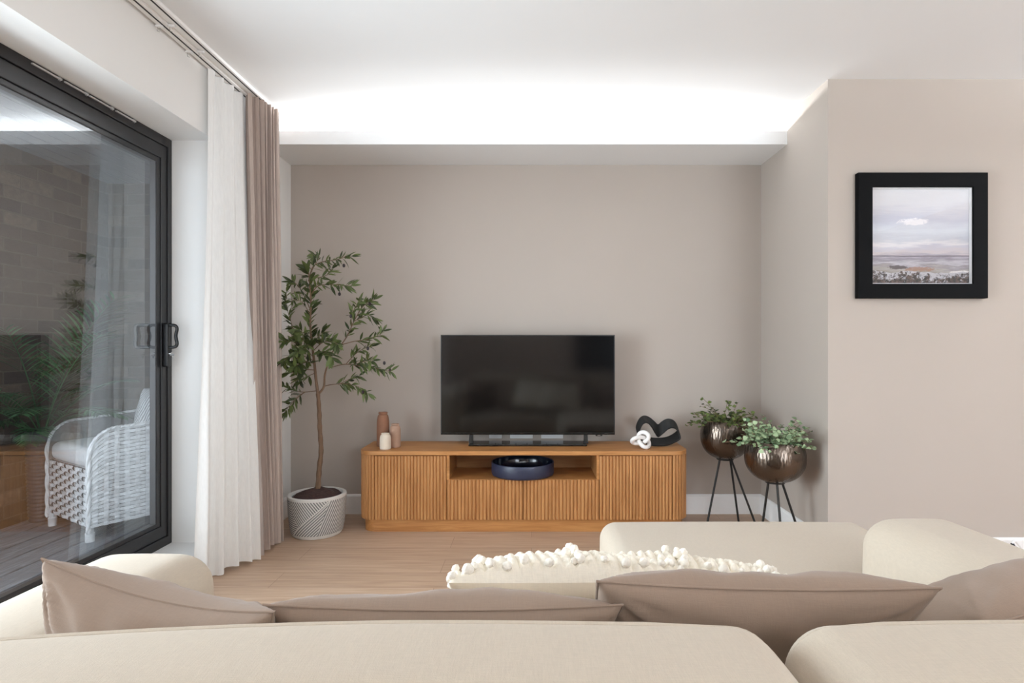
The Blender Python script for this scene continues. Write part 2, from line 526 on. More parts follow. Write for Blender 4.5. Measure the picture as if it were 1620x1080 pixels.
def bez(pts, n=8):
    """Catmull-Rom through points"""
    P = [Vector(p) for p in pts]; P = [P[0] * 2 - P[1]] + P + [P[-1] * 2 - P[-2]]; out = []
    for i in range(1, len(P) - 2):
        for k in range(n):
            t_ = k / n; a, b, c, d = P[i - 1:i + 3]
            out.append(.5 * ((2 * b) + (c - a) * t_ + (2 * a - 5 * b + 4 * c - d) * t_ ** 2 + (3 * b - a - 3 * c + d) * t_ ** 3))
    out.append(P[-2]); return out


# ------------------------------------------------------------------ the room
XL, XR, YB, YR, ZC = -1.608, 1.532, 3.90, 3.019, 2.497
YREAR, XE = -3.2, 4.2
DY0, DY1, DZ0, DZ1 = -.1, 2.964, .121, 2.161           # door opening
WT = .29                                              # window wall thickness

struct(MB().box(XL, XE, YREAR, YB, -.08, 0).build('floor', 'floor', smooth=False))
struct(MB().box(XL - WT, XE, YREAR, YB, ZC, ZC + .12).build('ceiling', 'ceiling', smooth=False))
struct(MB().box(XL - WT, XR, YB, YB + .12, -.08, ZC).build('wall_back', 'taupe_paint', smooth=False))
struct(MB().box(XR, XE, YR, YB + .12, -.08, ZC).build('wall_right', 'taupe_paint', smooth=False))
def holed_x(name, y0, y1, xs, zs, mat):
    """wall facing along Y with one opening, a closed ring"""
    m = MB()
    for Y in (y0, y1):
        m.add([(x, Y, z) for z in zs for x in xs], [(j * 4 + i, j * 4 + i + 1, j * 4 + i + 5, j * 4 + i + 4) for j in range(3) for i in range(3) if (i, j) != (1, 1)])
    for (x0, z0, x1, z1) in ((xs[1], zs[1], xs[2], zs[1]), (xs[2], zs[1], xs[2], zs[2]), (xs[2], zs[2], xs[1], zs[2]), (xs[1], zs[2], xs[1], zs[1]),
                             (xs[0], zs[0], xs[3], zs[0]), (xs[3], zs[0], xs[3], zs[3]), (xs[3], zs[3], xs[0], zs[3]), (xs[0], zs[3], xs[0], zs[0])):
        m.add([(x0, y0, z0), (x1, y0, z1), (x1, y1, z1), (x0, y1, z0)], [(0, 1, 2, 3)])
    return struct(m.build(name, mat, smooth=False))


holed_x('wall_rear', YREAR, YREAR - .12, [XL - WT, 2.05, 3.95, XE], [-.08, .35, 2.25, ZC], 'taupe_paint')

mb = MB()                                             # window wall with the door opening: one closed ring
ys = [YREAR, DY0, DY1, YB]; zs = [-.08, DZ0, DZ1, ZC]
for X in (XL, XL - WT):
    mb.add([(X, y, z) for z in zs for y in ys], [(j * 4 + i, j * 4 + i + 1, j * 4 + i + 5, j * 4 + i + 4) for j in range(3) for i in range(3) if (i, j) != (1, 1)])
for (y0, z0, y1, z1) in ((DY0, DZ0, DY1, DZ0), (DY1, DZ0, DY1, DZ1), (DY1, DZ1, DY0, DZ1), (DY0, DZ1, DY0, DZ0),
                         (YREAR, -.08, YB, -.08), (YB, -.08, YB, ZC), (YB, ZC, YREAR, ZC), (YREAR, ZC, YREAR, -.08)):
    mb.add([(XL, y0, z0), (XL, y1, z1), (XL - WT, y1, z1), (XL - WT, y0, z0)], [(0, 1, 2, 3)])
struct(mb.build('wall_left', 'white_paint', smooth=False))

struct(MB().box(XE, XE + .12, YREAR, YR, -.08, ZC).build('wall_side', 'taupe_paint', smooth=False))
# dark panel added at the rear wall so the television mirrors dark on its right
mb = MB().box(.78, 1.95, YREAR, YREAR + .04, 0, 2.35)
struct(mb.build('rear_dark_panel', 'handle', smooth=False))

# soffit with the lit trough
SY, SZ, SZL = 3.50, 2.3258, 2.4065
prof = [(SY, SZ), (YB, SZ), (YB, SZ + .022), (SY + .016, SZ + .022), (SY + .016, SZL), (SY, SZL)]
mb = MB(); n = len(prof)
mb.add([(XL, y, z) for y, z in prof] + [(XR, y, z) for y, z in prof],
       [tuple(range(n)), tuple(range(n, 2 * n))[::-1]] + [(i, (i + 1) % n, n + (i + 1) % n, n + i) for i in range(n)])
struct(mb.build('trim_1', 'ceiling', smooth=False))


def skirting(name, a, b, nrm, h=.13, d=.015):
    a, b, nrm = Vector(a), Vector(b), Vector(nrm)
    prof = [(0, 0), (d, 0), (d, h - .012), (d - .004, h - .006), (d - .007, h - .004), (d - .009, h), (0, h)]
    m = MB(); n = len(prof)
    m.add([a + nrm * u + Vector((0, 0, z)) for u, z in prof] + [b + nrm * u + Vector((0, 0, z)) for u, z in prof],
          [tuple(range(n)), tuple(range(n, 2 * n))[::-1]] + [(i, (i + 1) % n, n + (i + 1) % n, n + i) for i in range(n)])
    return struct(m.build(name, 'gloss_white', smooth=False))


skirting('baseboard_back', (XL, YB, 0), (XR, YB, 0), (0, -1, 0))
skirting('baseboard_return', (XR, YR - .015, 0), (XR, YB - .015, 0), (-1, 0, 0))
skirting('baseboard_right', (XR, YR, 0), (XE, YR, 0), (0, -1, 0))
skirting('baseboard_left', (XL, DY1 + .02, 0), (XL, YB - .015, 0), (1, 0, 0))

# ------------------------------------------------------------------ sliding door
XF = -1.825
door = bpy.data.objects.new('door_1', None); COL.objects.link(door); door.location = (XF, DY1, DZ0); struct(door)


def ring(m, xa, xb, y0, y1, z0, z1, wy0, wy1, wz0, wz1):
    """rectangular frame lying in the YZ plane, one closed ring"""
    O = [(y0, z0), (y1, z0), (y1, z1), (y0, z1)]; I = [(y0 + wy0, z0 + wz0), (y1 - wy1, z0 + wz0), (y1 - wy1, z1 - wz1), (y0 + wy0, z1 - wz1)]
    vs = [(x, y, z) for x in (xa, xb) for y, z in O + I]; fs = []
    for i in range(4):
        j = (i + 1) % 4
        fs += [(i, j, 4 + j, 4 + i), (8 + i, 12 + i, 12 + j, 8 + j), (i, 8 + i, 8 + j, j), (4 + i, 4 + j, 12 + j, 12 + i)]
    return m.add(vs, fs)


ring(MB(), XF, XF - .09, DY0, DY1, DZ0, DZ1, .03, .03, .045, .047).build('outer_frame', 'frame', door, smooth=False, bevel=.003)
GX = -1.838
for nm, y0, y1, dx in (('sash', 1.42, DY1 - .031, 0), ('fixed_sash', DY0 + .031, 1.47, -.045)):
    sh = ring(MB(), XF - .006 + dx, XF - .05 + dx, y0, y1, DZ0 + .046, DZ1 - .048, .06, .046, .06, .066).build(nm, 'frame', door, smooth=False, bevel=.003)
    ring(MB(), XF - .010 + dx, XF - .044 + dx, y0 + .06, y1 - .046, DZ0 + .106, DZ1 - .114, .012, .032, .020, .026).build('glazing_bead', 'frame', sh, smooth=False, bevel=.004)
    MB().box(GX - .026 + dx, GX + dx, y0 + .055, y1 - .07, DZ0 + .11, DZ1 - .125).build('glass_pane', 'glass', sh, smooth=False)
# handles
hd = MB().rbox(XF - .008, XF + .02, 2.896, 2.926, 1.014, 1.232, .008).build('handle', 'handle', door)
def dloop(x0, x1, zt, zb, y, r):
    pts = [(x0, y, zt), (x1 - (.018 if x1 > x0 else -.018), y, zt), (x1 - (.004 if x1 > x0 else -.004), y, zt - .006), (x1, y, zt - .022), (x1 - (.006 if x1 > x0 else -.004), y, (zt + zb) / 2),
           (x1, y, zb + .022), (x1 - (.004 if x1 > x0 else -.004), y, zb + .006), (x1 - (.018 if x1 > x0 else -.018), y, zb), (x0, y, zb)]
    return MB().tube(bez(pts, 5), r, 10)
dloop(XF + .015, XF + .058, 1.222, 1.112, 2.911, .0075).build('grip', 'handle', hd)
dloop(XF - .05, XF - .15, 1.222, 1.112, 2.911, .009).build('outside_grip', 'handle', door)
MB().tube([(XF + .015, 2.911, 1.08), (XF + .03, 2.911, 1.08)], .007, 10).build('key_barrel', 'silver', hd)
MB().tube([(XF + .024, 2.911, 1.072), (XF + .042, 2.911, 1.074)], .004, 8).tube([(XF + .034, 2.911, 1.074), (XF + .034, 2.911, 1.058)], .004, 8).build('key', 'silver', hd)
for k, (y0, y1) in enumerate(((2.129, 2.263), (2.279, 2.399), (2.407, 2.544), (2.560, 2.686))):
    sb = MB().box(XF - .002, XF + .007, y0, y1, 2.146, 2.151).build('vent_strip', 'satin_grey', door, smooth=False)
    m = MB()
    for dy in (-.012, -.004): m.tube([(XF, y1 + dy, 2.156), (XF + .008, y1 + dy, 2.154), (XF + .009, y1 + dy, 2.146), (XF, y1 + dy, 2.143)], .0014, 6)
    m.build('end_clip', 'satin_grey', sb)

# ------------------------------------------------------------------ balcony outside
ZD, XB, YE, ZO = .10, -2.95, 4.07, 2.25
mb = MB(); prof = []; x = XL - WT
while x > XB - .1:
    prof += [(x, ZD), (x - .135, ZD), (x - .1355, ZD - .058), (x - .1495, ZD - .058)]; x -= .15
prof += [(x, ZD), (x, ZD - .06), (XL - WT, ZD - .06)]; n = len(prof)
mb.add([(p, 1.2, z) for p, z in prof] + [(p, YE + .1, z) for p, z in prof],
       [tuple(range(n)), tuple(range(n, 2 * n))[::-1]] + [(i, (i + 1) % n, n + (i + 1) % n, n + i) for i in range(n)])
struct(mb.build('floor_balcony', 'deck', smooth=False))
mb = MB(); prof = []; x = XL - WT
while x > XB - .1:
    prof += [(x, ZO), (x - .092, ZO), (x - .093, ZO + .008), (x - .099, ZO + .008)]; x -= .1
prof += [(x, ZO), (x, ZO + .06), (XL - WT, ZO + .06)]; n = len(prof)
mb.add([(p, 1.2, z) for p, z in prof] + [(p, YE + .1, z) for p, z in prof],
       [tuple(range(n)), tuple(range(n, 2 * n))[::-1]] + [(i, (i + 1) % n, n + (i + 1) % n, n + i) for i in range(n)])
struct(mb.build('ceiling_balcony', 'plank_grey', smooth=False))
MT['brick_y'] = make_brick(1); MT['brick_x'] = make_brick(0)
struct(MB().box(XB - .1, XB, 1.9, YE, -.1, ZO + .3).build('wall_balcony', 'brick_y', smooth=False))
struct(MB().box(XB - .1, XL - WT, YE, YE + .1, -.1, ZO + .3).build('wall_balcony_end', 'brick_x', smooth=False))


# ------------------------------------------------------------------ curtains and track
def curtain(name, mat, top, bot, zt, zb, pleats, ampt, ampb, seed, label, pw=1.0):
    rnd = random.Random(seed); ph = [rnd.uniform(-.5, .5) for _ in range(40)]; aa = [rnd.uniform(.75, 1.2) for _ in range(40)]
    def path(P, u):
        s = u * (len(P) - 1); i = min(int(s), len(P) - 2); f = s - i
        return P[i].lerp(P[i + 1], f)
    T = bez([Vector((*p, 0)) for p in top], 12); B = bez([Vector((*p, 0)) for p in bot], 12)
    def fn(u, v):
        # v 0 top .. 1 bottom
        e = v ** 1.7 * .65 + v * .35
        p = path(T, u).lerp(path(B, u), e)
        d = path(B, min(1, u + .02)).lerp(path(T, min(1, u + .02)), 1 - e) - path(B, max(0, u - .02)).lerp(path(T, max(0, u - .02)), 1 - e)
        d.normalize(); nrm = Vector((-d.y, d.x, 0)) * -1
        k = u ** pw * pleats; i = int(k)
        a = (ampt * (1 - e) + ampb * e) * aa[i % 40]
        w = math.sin(2 * PI * k + ph[i % 40] * .3 + .35 * math.sin(v * 5 + i))
        s2 = math.sin(4 * PI * k + 1.1) * .25 * (1 - .5 * v)
        p = p + nrm * a * (w + s2) + d * a * .35 * math.cos(2 * PI * k)
        hem = .012 * math.sin(u * 7 + seed) * v ** 6
        return Vector((p.x + .006 * noise.noise((u * 6, v * 3, seed)) * v, p.y, zt + (zb - zt) * v + hem))
    o = MB().grid(fn, int(pleats * 26), 60).build(name, mat, smooth=True, angle=180)
    return tag(o, label, 'curtain')


curtain('sheer_curtain', 'sheer', [(-1.585, 2.85), (-1.575, 2.99), (-1.562, 3.21)], [(-1.582, 2.72), (-1.505, 2.86), (-1.42, 3.04)], 2.478, .012, 4, .014, .024, 3,
        'white sheer linen curtain hanging between the glass door and the taupe curtain', 1.45)
curtain('taupe_curtain', 'curtain', [(-1.535, 3.13), (-1.502, 3.25), (-1.482, 3.38)], [(-1.452, 3.10), (-1.445, 3.24), (-1.455, 3.37)], 2.478, .01, 7, .034, .034, 11,
        'heavy taupe pleated curtain drawn back beside the olive tree', 1.3)

tr = thing('curtain_track', 'white double curtain track with dark slots fixed along the ceiling', 'curtain track', (-1.53, 1.6, ZC))
for nm, x0, x1, xs in (('front_rail', -1.52, -1.484, -1.499), ('rear_rail', -1.592, -1.545, -1.566)):
    rl = MB().box(x0, x1, 0, 3.47, ZC - .016, ZC).build(nm, 'gloss_white', tr, smooth=False, bevel=.002)
    MB().box(xs - .0035, xs + .0035, 0, 3.469, ZC - .0175, ZC - .015).build('slot', 'slot', rl, smooth=False)
MB().box(-1.546, -1.519, 0, 3.47, ZC - .007, ZC).build('joining_strip', 'gloss_white', tr, smooth=False)
for px, py in ((248, 38), (293, 79)):
    Yb_ = 1.368 * F / (VY - py)
    for xx in (-1.586, -1.532):
        br = MB().rbox(xx - .012, xx + .018, Yb_ - .008, Yb_ + .008, ZC - .024, ZC - .014, .004, seg=2, mid=1).build('bracket', 'plastic_white', tr)
        MB().tube([(xx - .006, Yb_, ZC - .022), (xx - .006, Yb_, ZC - .04), (xx + .004, Yb_, ZC - .044)], .0016, 6).build('hook', 'silver', br)


# ------------------------------------------------------------------ sideboard
CX0, CX1, CF, CBK = -1.038, .941, 3.505, 3.862
sb = thing('sideboard', 'long oak sideboard with reeded doors and rounded ends under the television', 'sideboard', ((CX0 + CX1) / 2, 3.69, 0))


def rrect(x0, x1, y0, y1, r, n=10):
    o = [(x0, y1)]
    o += [(x0 + r - r * math.cos(PI / 2 * k / n), y0 + r - r * math.sin(PI / 2 * k / n)) for k in range(n + 1)]
    o += [(x1 - r + r * math.sin(PI / 2 * k / n), y0 + r - r * math.cos(PI / 2 * k / n)) for k in range(n + 1)]
    return o + [(x1, y1)]


def reeds(path, z0, z1, pitch=.0195, depth=.0085, thick=.016):
    """vertical half-round reeds along an XY path [(x,y,nx,ny)] sampled densely"""
    L = [0]
    for a, b in zip(path, path[1:]): L.append(L[-1] + math.hypot(b[0] - a[0], b[1] - a[1]))
    n = max(1, round(L[-1] / pitch)); p = L[-1] / n; front = []; back = []
    def at(s):
        i = 0
        while i < len(L) - 2 and L[i + 1] < s: i += 1
        f = (s - L[i]) / (L[i + 1] - L[i]); return [path[i][k] + (path[i + 1][k] - path[i][k]) * f for k in range(4)]
    K = 6
    for i in range(n):
        for k in range(K + (1 if i == n - 1 else 0)):
            x, y, nx, ny = at((i + k / K) * p); d = depth * math.sqrt(max(0, 1 - (2 * k / K - 1) ** 2))
            front.append((x + nx * d, y + ny * d)); back.append((x - nx * thick, y - ny * thick))
    m = MB(); N = len(front)
    vs = [(*q, z) for z in (z0, z1) for q in front] + [(*q, z) for z in (z0, z1) for q in back]
    fs = []
    for i in range(N - 1):
        fs += [(i, i + 1, N + i + 1, N + i), (2 * N + i, 3 * N + i, 3 * N + i + 1, 2 * N + i + 1), (i, 2 * N + i, 2 * N + i + 1, i + 1), (N + i, N + i + 1, 3 * N + i + 1, 3 * N + i)]
    fs += [(0, N, 3 * N, 2 * N), (N - 1, 3 * N - 1, 4 * N - 1, 2 * N - 1)]
    return m.add(vs, fs)


def line(x0, x1, y): return [(x0, y, 0, -1), (x1, y, 0, -1)]


BZ0, BZ1, NZ = .076, .464, .319
MB().prism(rrect(CX0 - .006, CX1 + .006, 3.486, CBK, .10), BZ1 + .001, .49).build('top', 'oak_x', sb, angle=30, bevel=.003)
MB().prism(rrect(CX0 + .014, CX1 - .014, 3.519, CBK - .015, .09), 0, BZ0 - .002).build('plinth', 'oak_x', sb, angle=30)
xa, xb, xc, xd = -.943, -.5087, .4064, .8447
reeds(line(xa + .0015, xb - .0015, CF), BZ0 + .002, BZ1 - .004).build('door', 'oak_z', sb, angle=50)
reeds(line(xc + .0015, xd - .0015, CF), BZ0 + .002, BZ1 - .004).build('door', 'oak_z', sb, angle=50)
xm = (827.7 - VX) * 3.5 / F
for a, b in ((xb + .0015, xm - .0012), (xm + .0012, xc - .0015)):
    reeds(line(a, b, CF), BZ0 + .002, NZ - .003, pitch=.0215).build('drawer', 'oak_z', sb, angle=50)
rr = .095
for side in (-1, 1):
    ex = CX0 if side < 0 else CX1
    cx, cy = (ex - side * rr, CF + rr)
    pts = [(ex, CBK - .006, side, 0), (ex, cy, side, 0)]
    pts += [(cx + side * rr * math.cos(a), cy - rr * math.sin(a), side * math.cos(a), -math.sin(a)) for a in [PI / 2 * k / 12 for k in range(1, 13)]]
    reeds(pts, BZ0 + .001, BZ1).build('end_panel', 'oak_z', sb, angle=50)
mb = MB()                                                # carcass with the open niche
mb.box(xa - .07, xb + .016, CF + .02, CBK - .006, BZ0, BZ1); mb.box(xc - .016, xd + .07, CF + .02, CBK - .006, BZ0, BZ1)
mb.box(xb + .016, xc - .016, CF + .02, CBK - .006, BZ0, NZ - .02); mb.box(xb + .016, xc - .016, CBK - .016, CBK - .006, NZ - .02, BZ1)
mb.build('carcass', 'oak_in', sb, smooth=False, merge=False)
MB().box(xb + .0005, xc - .0005, CF - .002, CBK - .017, NZ - .002, NZ + .0).box(xb - .0, xb + .016, CF - .002, CF + .02, NZ, BZ1).box(xc - .016, xc, CF - .002, CF + .02, NZ, BZ1) \
    .build('niche_shelf', 'oak_x', sb, smooth=False, merge=False)

# ------------------------------------------------------------------ television
tv = thing('television', 'large black flat television standing on the oak sideboard', 'television', (-.023, 3.74, .49))
TX0, TX1, TZ0, TZ1, TY = (697 - VX) * 3.72 / F, (973 - VX) * 3.72 / F, H - 140.5 * 3.72 / F, H + 17.5 * 3.72 / F, 3.72
bd = MB().box(TX0, TX1, TY, TY + .028, TZ0, TZ1).box(TX0 + .15, TX1 - .15, TY + .028, TY + .055, TZ0 + .04, TZ0 + .36).build('panel', 'tv_body', tv, smooth=False, bevel=.003, merge=False)
MB().box(TX0 + .007, TX1 - .007, TY - .0015, TY + .004, TZ0 + .014, TZ1 - .007).build('screen', 'tv_screen', bd, smooth=False)
MB().box(TX0 + .004, TX1 - .004, TY - .003, TY + .002, TZ0 + .001, TZ0 + .011).build('lower_bezel', 'tv_gloss', bd, smooth=False, bevel=.001)
MB().rbox(.408, .45, TY - .004, TY + .01, TZ0 - .008, TZ0 + .002, .003, seg=2, mid=1).build('sensor_bar', 'tv_gloss', bd)
MB().box(.418, .438, TY - .0046, TY - .003, TZ0 - .0035, TZ0 - .0005).build('logo_plate', 'silver', bd, smooth=False)
sx0, sx1 = (741 - VX) * 3.655 / F, (929 - VX) * 3.655 / F
MB().prism([(sx0, 3.655), (sx1, 3.655), (sx1 - .012, 3.80), (sx0 + .016, 3.80)], .4905, .503).build('stand_plate', 'tv_gloss', tv, smooth=False, bevel=.003)
for s, x in ((-1, -.385), (1, .345)):
    mb = MB().add([(x - .014, 3.70, .50), (x + .014, 3.70, .50), (x + .014, 3.745, .50), (x - .014, 3.745, .50),
                   (x - .010, 3.735, .60), (x + .010, 3.735, .60), (x + .010, 3.76, .60), (x - .010, 3.76, .60)],
                  [(0, 3, 2, 1), (4, 5, 6, 7), (0, 1, 5, 4), (1, 2, 6, 5), (2, 3, 7, 6), (3, 0, 4, 7)])
    mb.build('stand_leg', 'tv_gloss', tv, smooth=False, bevel=.002)

# wall sockets behind the television
zs0, zs1 = .502, .590
for (p0, p1, lab) in ((774, 794, 'small single white wall plate behind the television, leftmost of three'),
                      (807, 843, 'double white wall socket behind the television, middle of three'),
                      (856, 891, 'double white wall socket behind the television, rightmost of three')):
    X0, X1 = (p0 - VX) * 3.9 / F, (p1 - VX) * 3.9 / F
    so = thing('wall_socket', lab, 'wall socket', ((X0 + X1) / 2, YB, (zs0 + zs1) / 2), group='white wall plates behind the television')
    MB().rbox(X0, X1, YB - .008, YB + .002, zs0, zs1, .003, seg=2, mid=1).build('face_plate', 'plastic_white', so)
    for k in range(1 if p1 - p0 < 25 else 2):
        cx = (X0 + X1) / 2 + (0 if p1 - p0 < 25 else (-.037, .037)[k])
        MB().box(cx - .009, cx + .009, YB - .011, YB - .006, zs1 - .03, zs1 - .012).build('rocker', 'plastic_white', so, smooth=False, bevel=.001)
        MB().box(cx - .0035, cx + .0035, YB - .0092, YB - .0075, zs1 - .052, zs1 - .042).build('pin_hole', 'slot', so, smooth=False)


# ------------------------------------------------------------------ ornaments on the sideboard
def vase(name, px0, px1, ytop, Y, mat, label, neck=.62, lip=.72, zb=.4905):
    r = (px1 - px0) / 2 * Y / F; x = ((px0 + px1) / 2 - VX) * Y / F; h = H + (VY - ytop) * Y / F - zb
    v = thing(name, label, 'vase', (x, Y, zb), group='clay vases on the sideboard')
    sh = .80 * h if h > .13 else .74 * h
    prof = [(0, 0), (r * .93, 0), (r * .985, .004), (r, .012), (r, sh * .55), (r * .985, sh * .8)]
    for k in range(1, 9):
        a = PI / 2 * k / 8; prof.append((r * neck + (r * .985 - r * neck) * math.cos(a), sh * .8 + (h * .93 - sh * .8) * math.sin(a)))
    prof += [(r * neck, h * .945), (r * lip, h * .955), (r * lip * 1.02, h * .975), (r * lip, h - .002), (r * lip * .95, h), (r * neck * .85, h), (r * neck * .8, h * .9), (r * .8, h * .7), (r * .8, .01), (0, .01)]
    MB().lathe(prof, 40, (x, Y, zb)).build('body', mat, v, angle=60)


vase('bottle_vase', 596.2, 615.8, 651.5, 3.665, 'clay_dark', 'tall brown clay bottle vase, tallest of the trio on the sideboard')
vase('bottle_vase', 616.6, 633.8, 669.8, 3.63, 'clay_mid', 'medium dusty pink-brown vase on the right of the trio on the sideboard')
vase('bottle_vase', 600.8, 618.6, 684.8, 3.565, 'clay_white', 'small cream white vase standing in front of the two brown ones')

bw = thing('bowl', 'wide navy blue round tray bowl in the open niche of the sideboard', 'bowl', (-.055, 3.645, NZ + .0005))
prof = [(0, 0), (.180, 0), (.190, .004), (.195, .014), (.195, .078), (.1935, .081), (.190, .082), (.187, .080), (.186, .076), (.185, .022), (.176, .010)]
MB().lathe(prof, 72, (-.055, 3.645, NZ + .0005)).build('outer_shell', 'navy', bw, angle=60)
MB().lathe([(.1852, .079), (.1845, .022), (.1755, .0108), (0, .0105)], 72, (-.055, 3.645, NZ + .0005)).build('glossy_inside', 'navy_in', bw, angle=60)

# white knot: overhand knot of thick rope
KY = 3.575; kc = W(1015.5, 695, KY)
pts = []
for k in range(96):
    a = 2 * PI * k / 96
    x, z, y = (math.sin(a) + 2 * math.sin(2 * a)), (math.cos(a) - 2 * math.cos(2 * a)), -math.sin(3 * a)
    ca, sa = math.cos(R(38)), math.sin(R(38)); x, z = x * ca - z * sa, x * sa + z * ca
    pts.append(kc + Vector((x * .0205, y * .022 + z * .004, z * .0155)))
lo = min(p.z for p in pts) - .0125
pts = [p + Vector((0, 0, .4905 - lo)) for p in pts]
tag(MB().tube(pts, .0125, 14, closed=True).build('knot_ornament', 'white_knot', angle=180), 'small white ceramic rope knot standing before the black loop ornament', 'ornament')

# black ribbon loop
LY = 3.715
zp = [(820, 470, 1.0), (740, 410, .75), (660, 345, .5), (590, 308, .35), (520, 297, .3), (450, 335, .3), (395, 420, .35), (365, 520, .35), (375, 600, .33), (440, 680, .35), (560, 740, .35), (700, 765, .35), (850, 770, .35),
      (1000, 750, .35), (1120, 700, .35), (1205, 640, .4), (1243, 590, .4), (1215, 480, .4), (1150, 395, .4), (1060, 362, .45), (980, 372, .55), (900, 415, .8)]
cl = [W(980 + a / 13.5, 640 + b / 13.5, LY) for a, b, _ in zp]; dw = [c for *_, c in zp]
N = len(cl); cc = []; dd = []
for i in range(N):
    for k in range(6):
        t_ = k / 6; a, b, c, d = cl[i - 1], cl[i], cl[(i + 1) % N], cl[(i + 2) % N]
        cc.append(.5 * ((2 * b) + (c - a) * t_ + (2 * a - 5 * b + 4 * c - d) * t_ ** 2 + (3 * b - a - 3 * c + d) * t_ ** 3)); dd.append(dw[i] * (1 - t_) + dw[(i + 1) % N] * t_)
mb = MB(); vs = []; fs = []; n = len(cc)
for i in range(n):
    tg = (cc[(i + 1) % n] - cc[i - 1]).normalized(); k = dd[i]
    wd = Vector((0, -math.cos(k * 1.45), -math.sin(k * 1.45))).normalized() * (.072 + .01 * k)
    nr = tg.cross(wd).normalized() * .0045
    a = cc[i]; b = cc[i] + wd
    vs += [a + nr, b + nr, b - nr, a - nr]
for i in range(n):
    j = (i + 1) % n
    for k in range(4): fs.append((i * 4 + k, i * 4 + (k + 1) % 4, j * 4 + (k + 1) % 4, j * 4 + k))
zmin = min(v.z for v in vs); vs = [v + Vector((0, 0, .4905 - zmin)) for v in vs]
mb.add(vs, fs); tag(mb.build('loop_ornament', 'black_matt', angle=50), 'matt black folded ribbon loop ornament at the right end of the sideboard', 'ornament')


# ------------------------------------------------------------------ leaves
def leaf(mb, base, d, nrm, L, wd, curl=.15, seg=4, shape=1.0):
    d = d.normalized(); side = d.cross(nrm)
    if side.length < 1e-4: side = d.orthogonal()
    side.normalize(); up = side.cross(d).normalized(); vs = []; fs = []
    for i in range(seg + 1):
        t_ = i / seg; w = wd * math.sin(PI * min(1, t_ ** shape * .96 + .04)) if 0 < i < seg else 0
        c = base + d * (L * t_) - up * (curl * L * t_ * t_)
        if i in (0, seg): vs.append(c)
        else: vs += [c - side * w + up * w * .25, c, c + side * w + up * w * .25]
    fs += [(0, 1, 2), (0, 2, 3)]
    for i in range(seg - 2):
        a = 1 + 3 * i; fs += [(a, a + 3, a + 4, a + 1), (a + 1, a + 4, a + 5, a + 2)]
    a = 1 + 3 * (seg - 2); e = len(vs) - 1; fs += [(a, e, a + 1), (a + 1, e, a + 2)]
    mb.add(vs, fs)


# ------------------------------------------------------------------ olive tree
rnd = random.Random(5)
OY = 3.50; ox = (502 - VX) * OY / F
ot = thing('potted_olive_tree', 'slender olive tree in a white line-patterned pot beside the taupe curtain', 'potted tree', (ox, OY, 0))
prof = [(0, 0), (.136, 0), (.140, .004), (.140, .014), (.148, .018), (.156, .06), (.163, .13), (.167, .20), (.168, .232), (.167, .236), (.164, .238), (.150, .238), (.147, .234), (.145, .19), (0, .19)]
MB().lathe(prof, 80, (ox, OY, 0)).build('pot', 'pot', ot, angle=50)


def soilf(u, v):
    a = 2 * PI * u; r = .146 * (1 - v) if v < 1 else 0
    hh = .052 * max(0, 1 - (r / .15) ** 2) + .02 * noise.noise((r * math.cos(a) * 14, r * math.sin(a) * 14, 1)) * (1 if v > 0 else 0) + .014 * max(0, math.sin(a + .4)) * v
    return Vector((ox + r * math.cos(a), OY + r * math.sin(a), .212 + hh))


MB().grid(soilf, 48, 14, closeu=True).build('soil', 'soil', ot)


def OP(px, py, dy=0): return W(px, py, OY + dy)


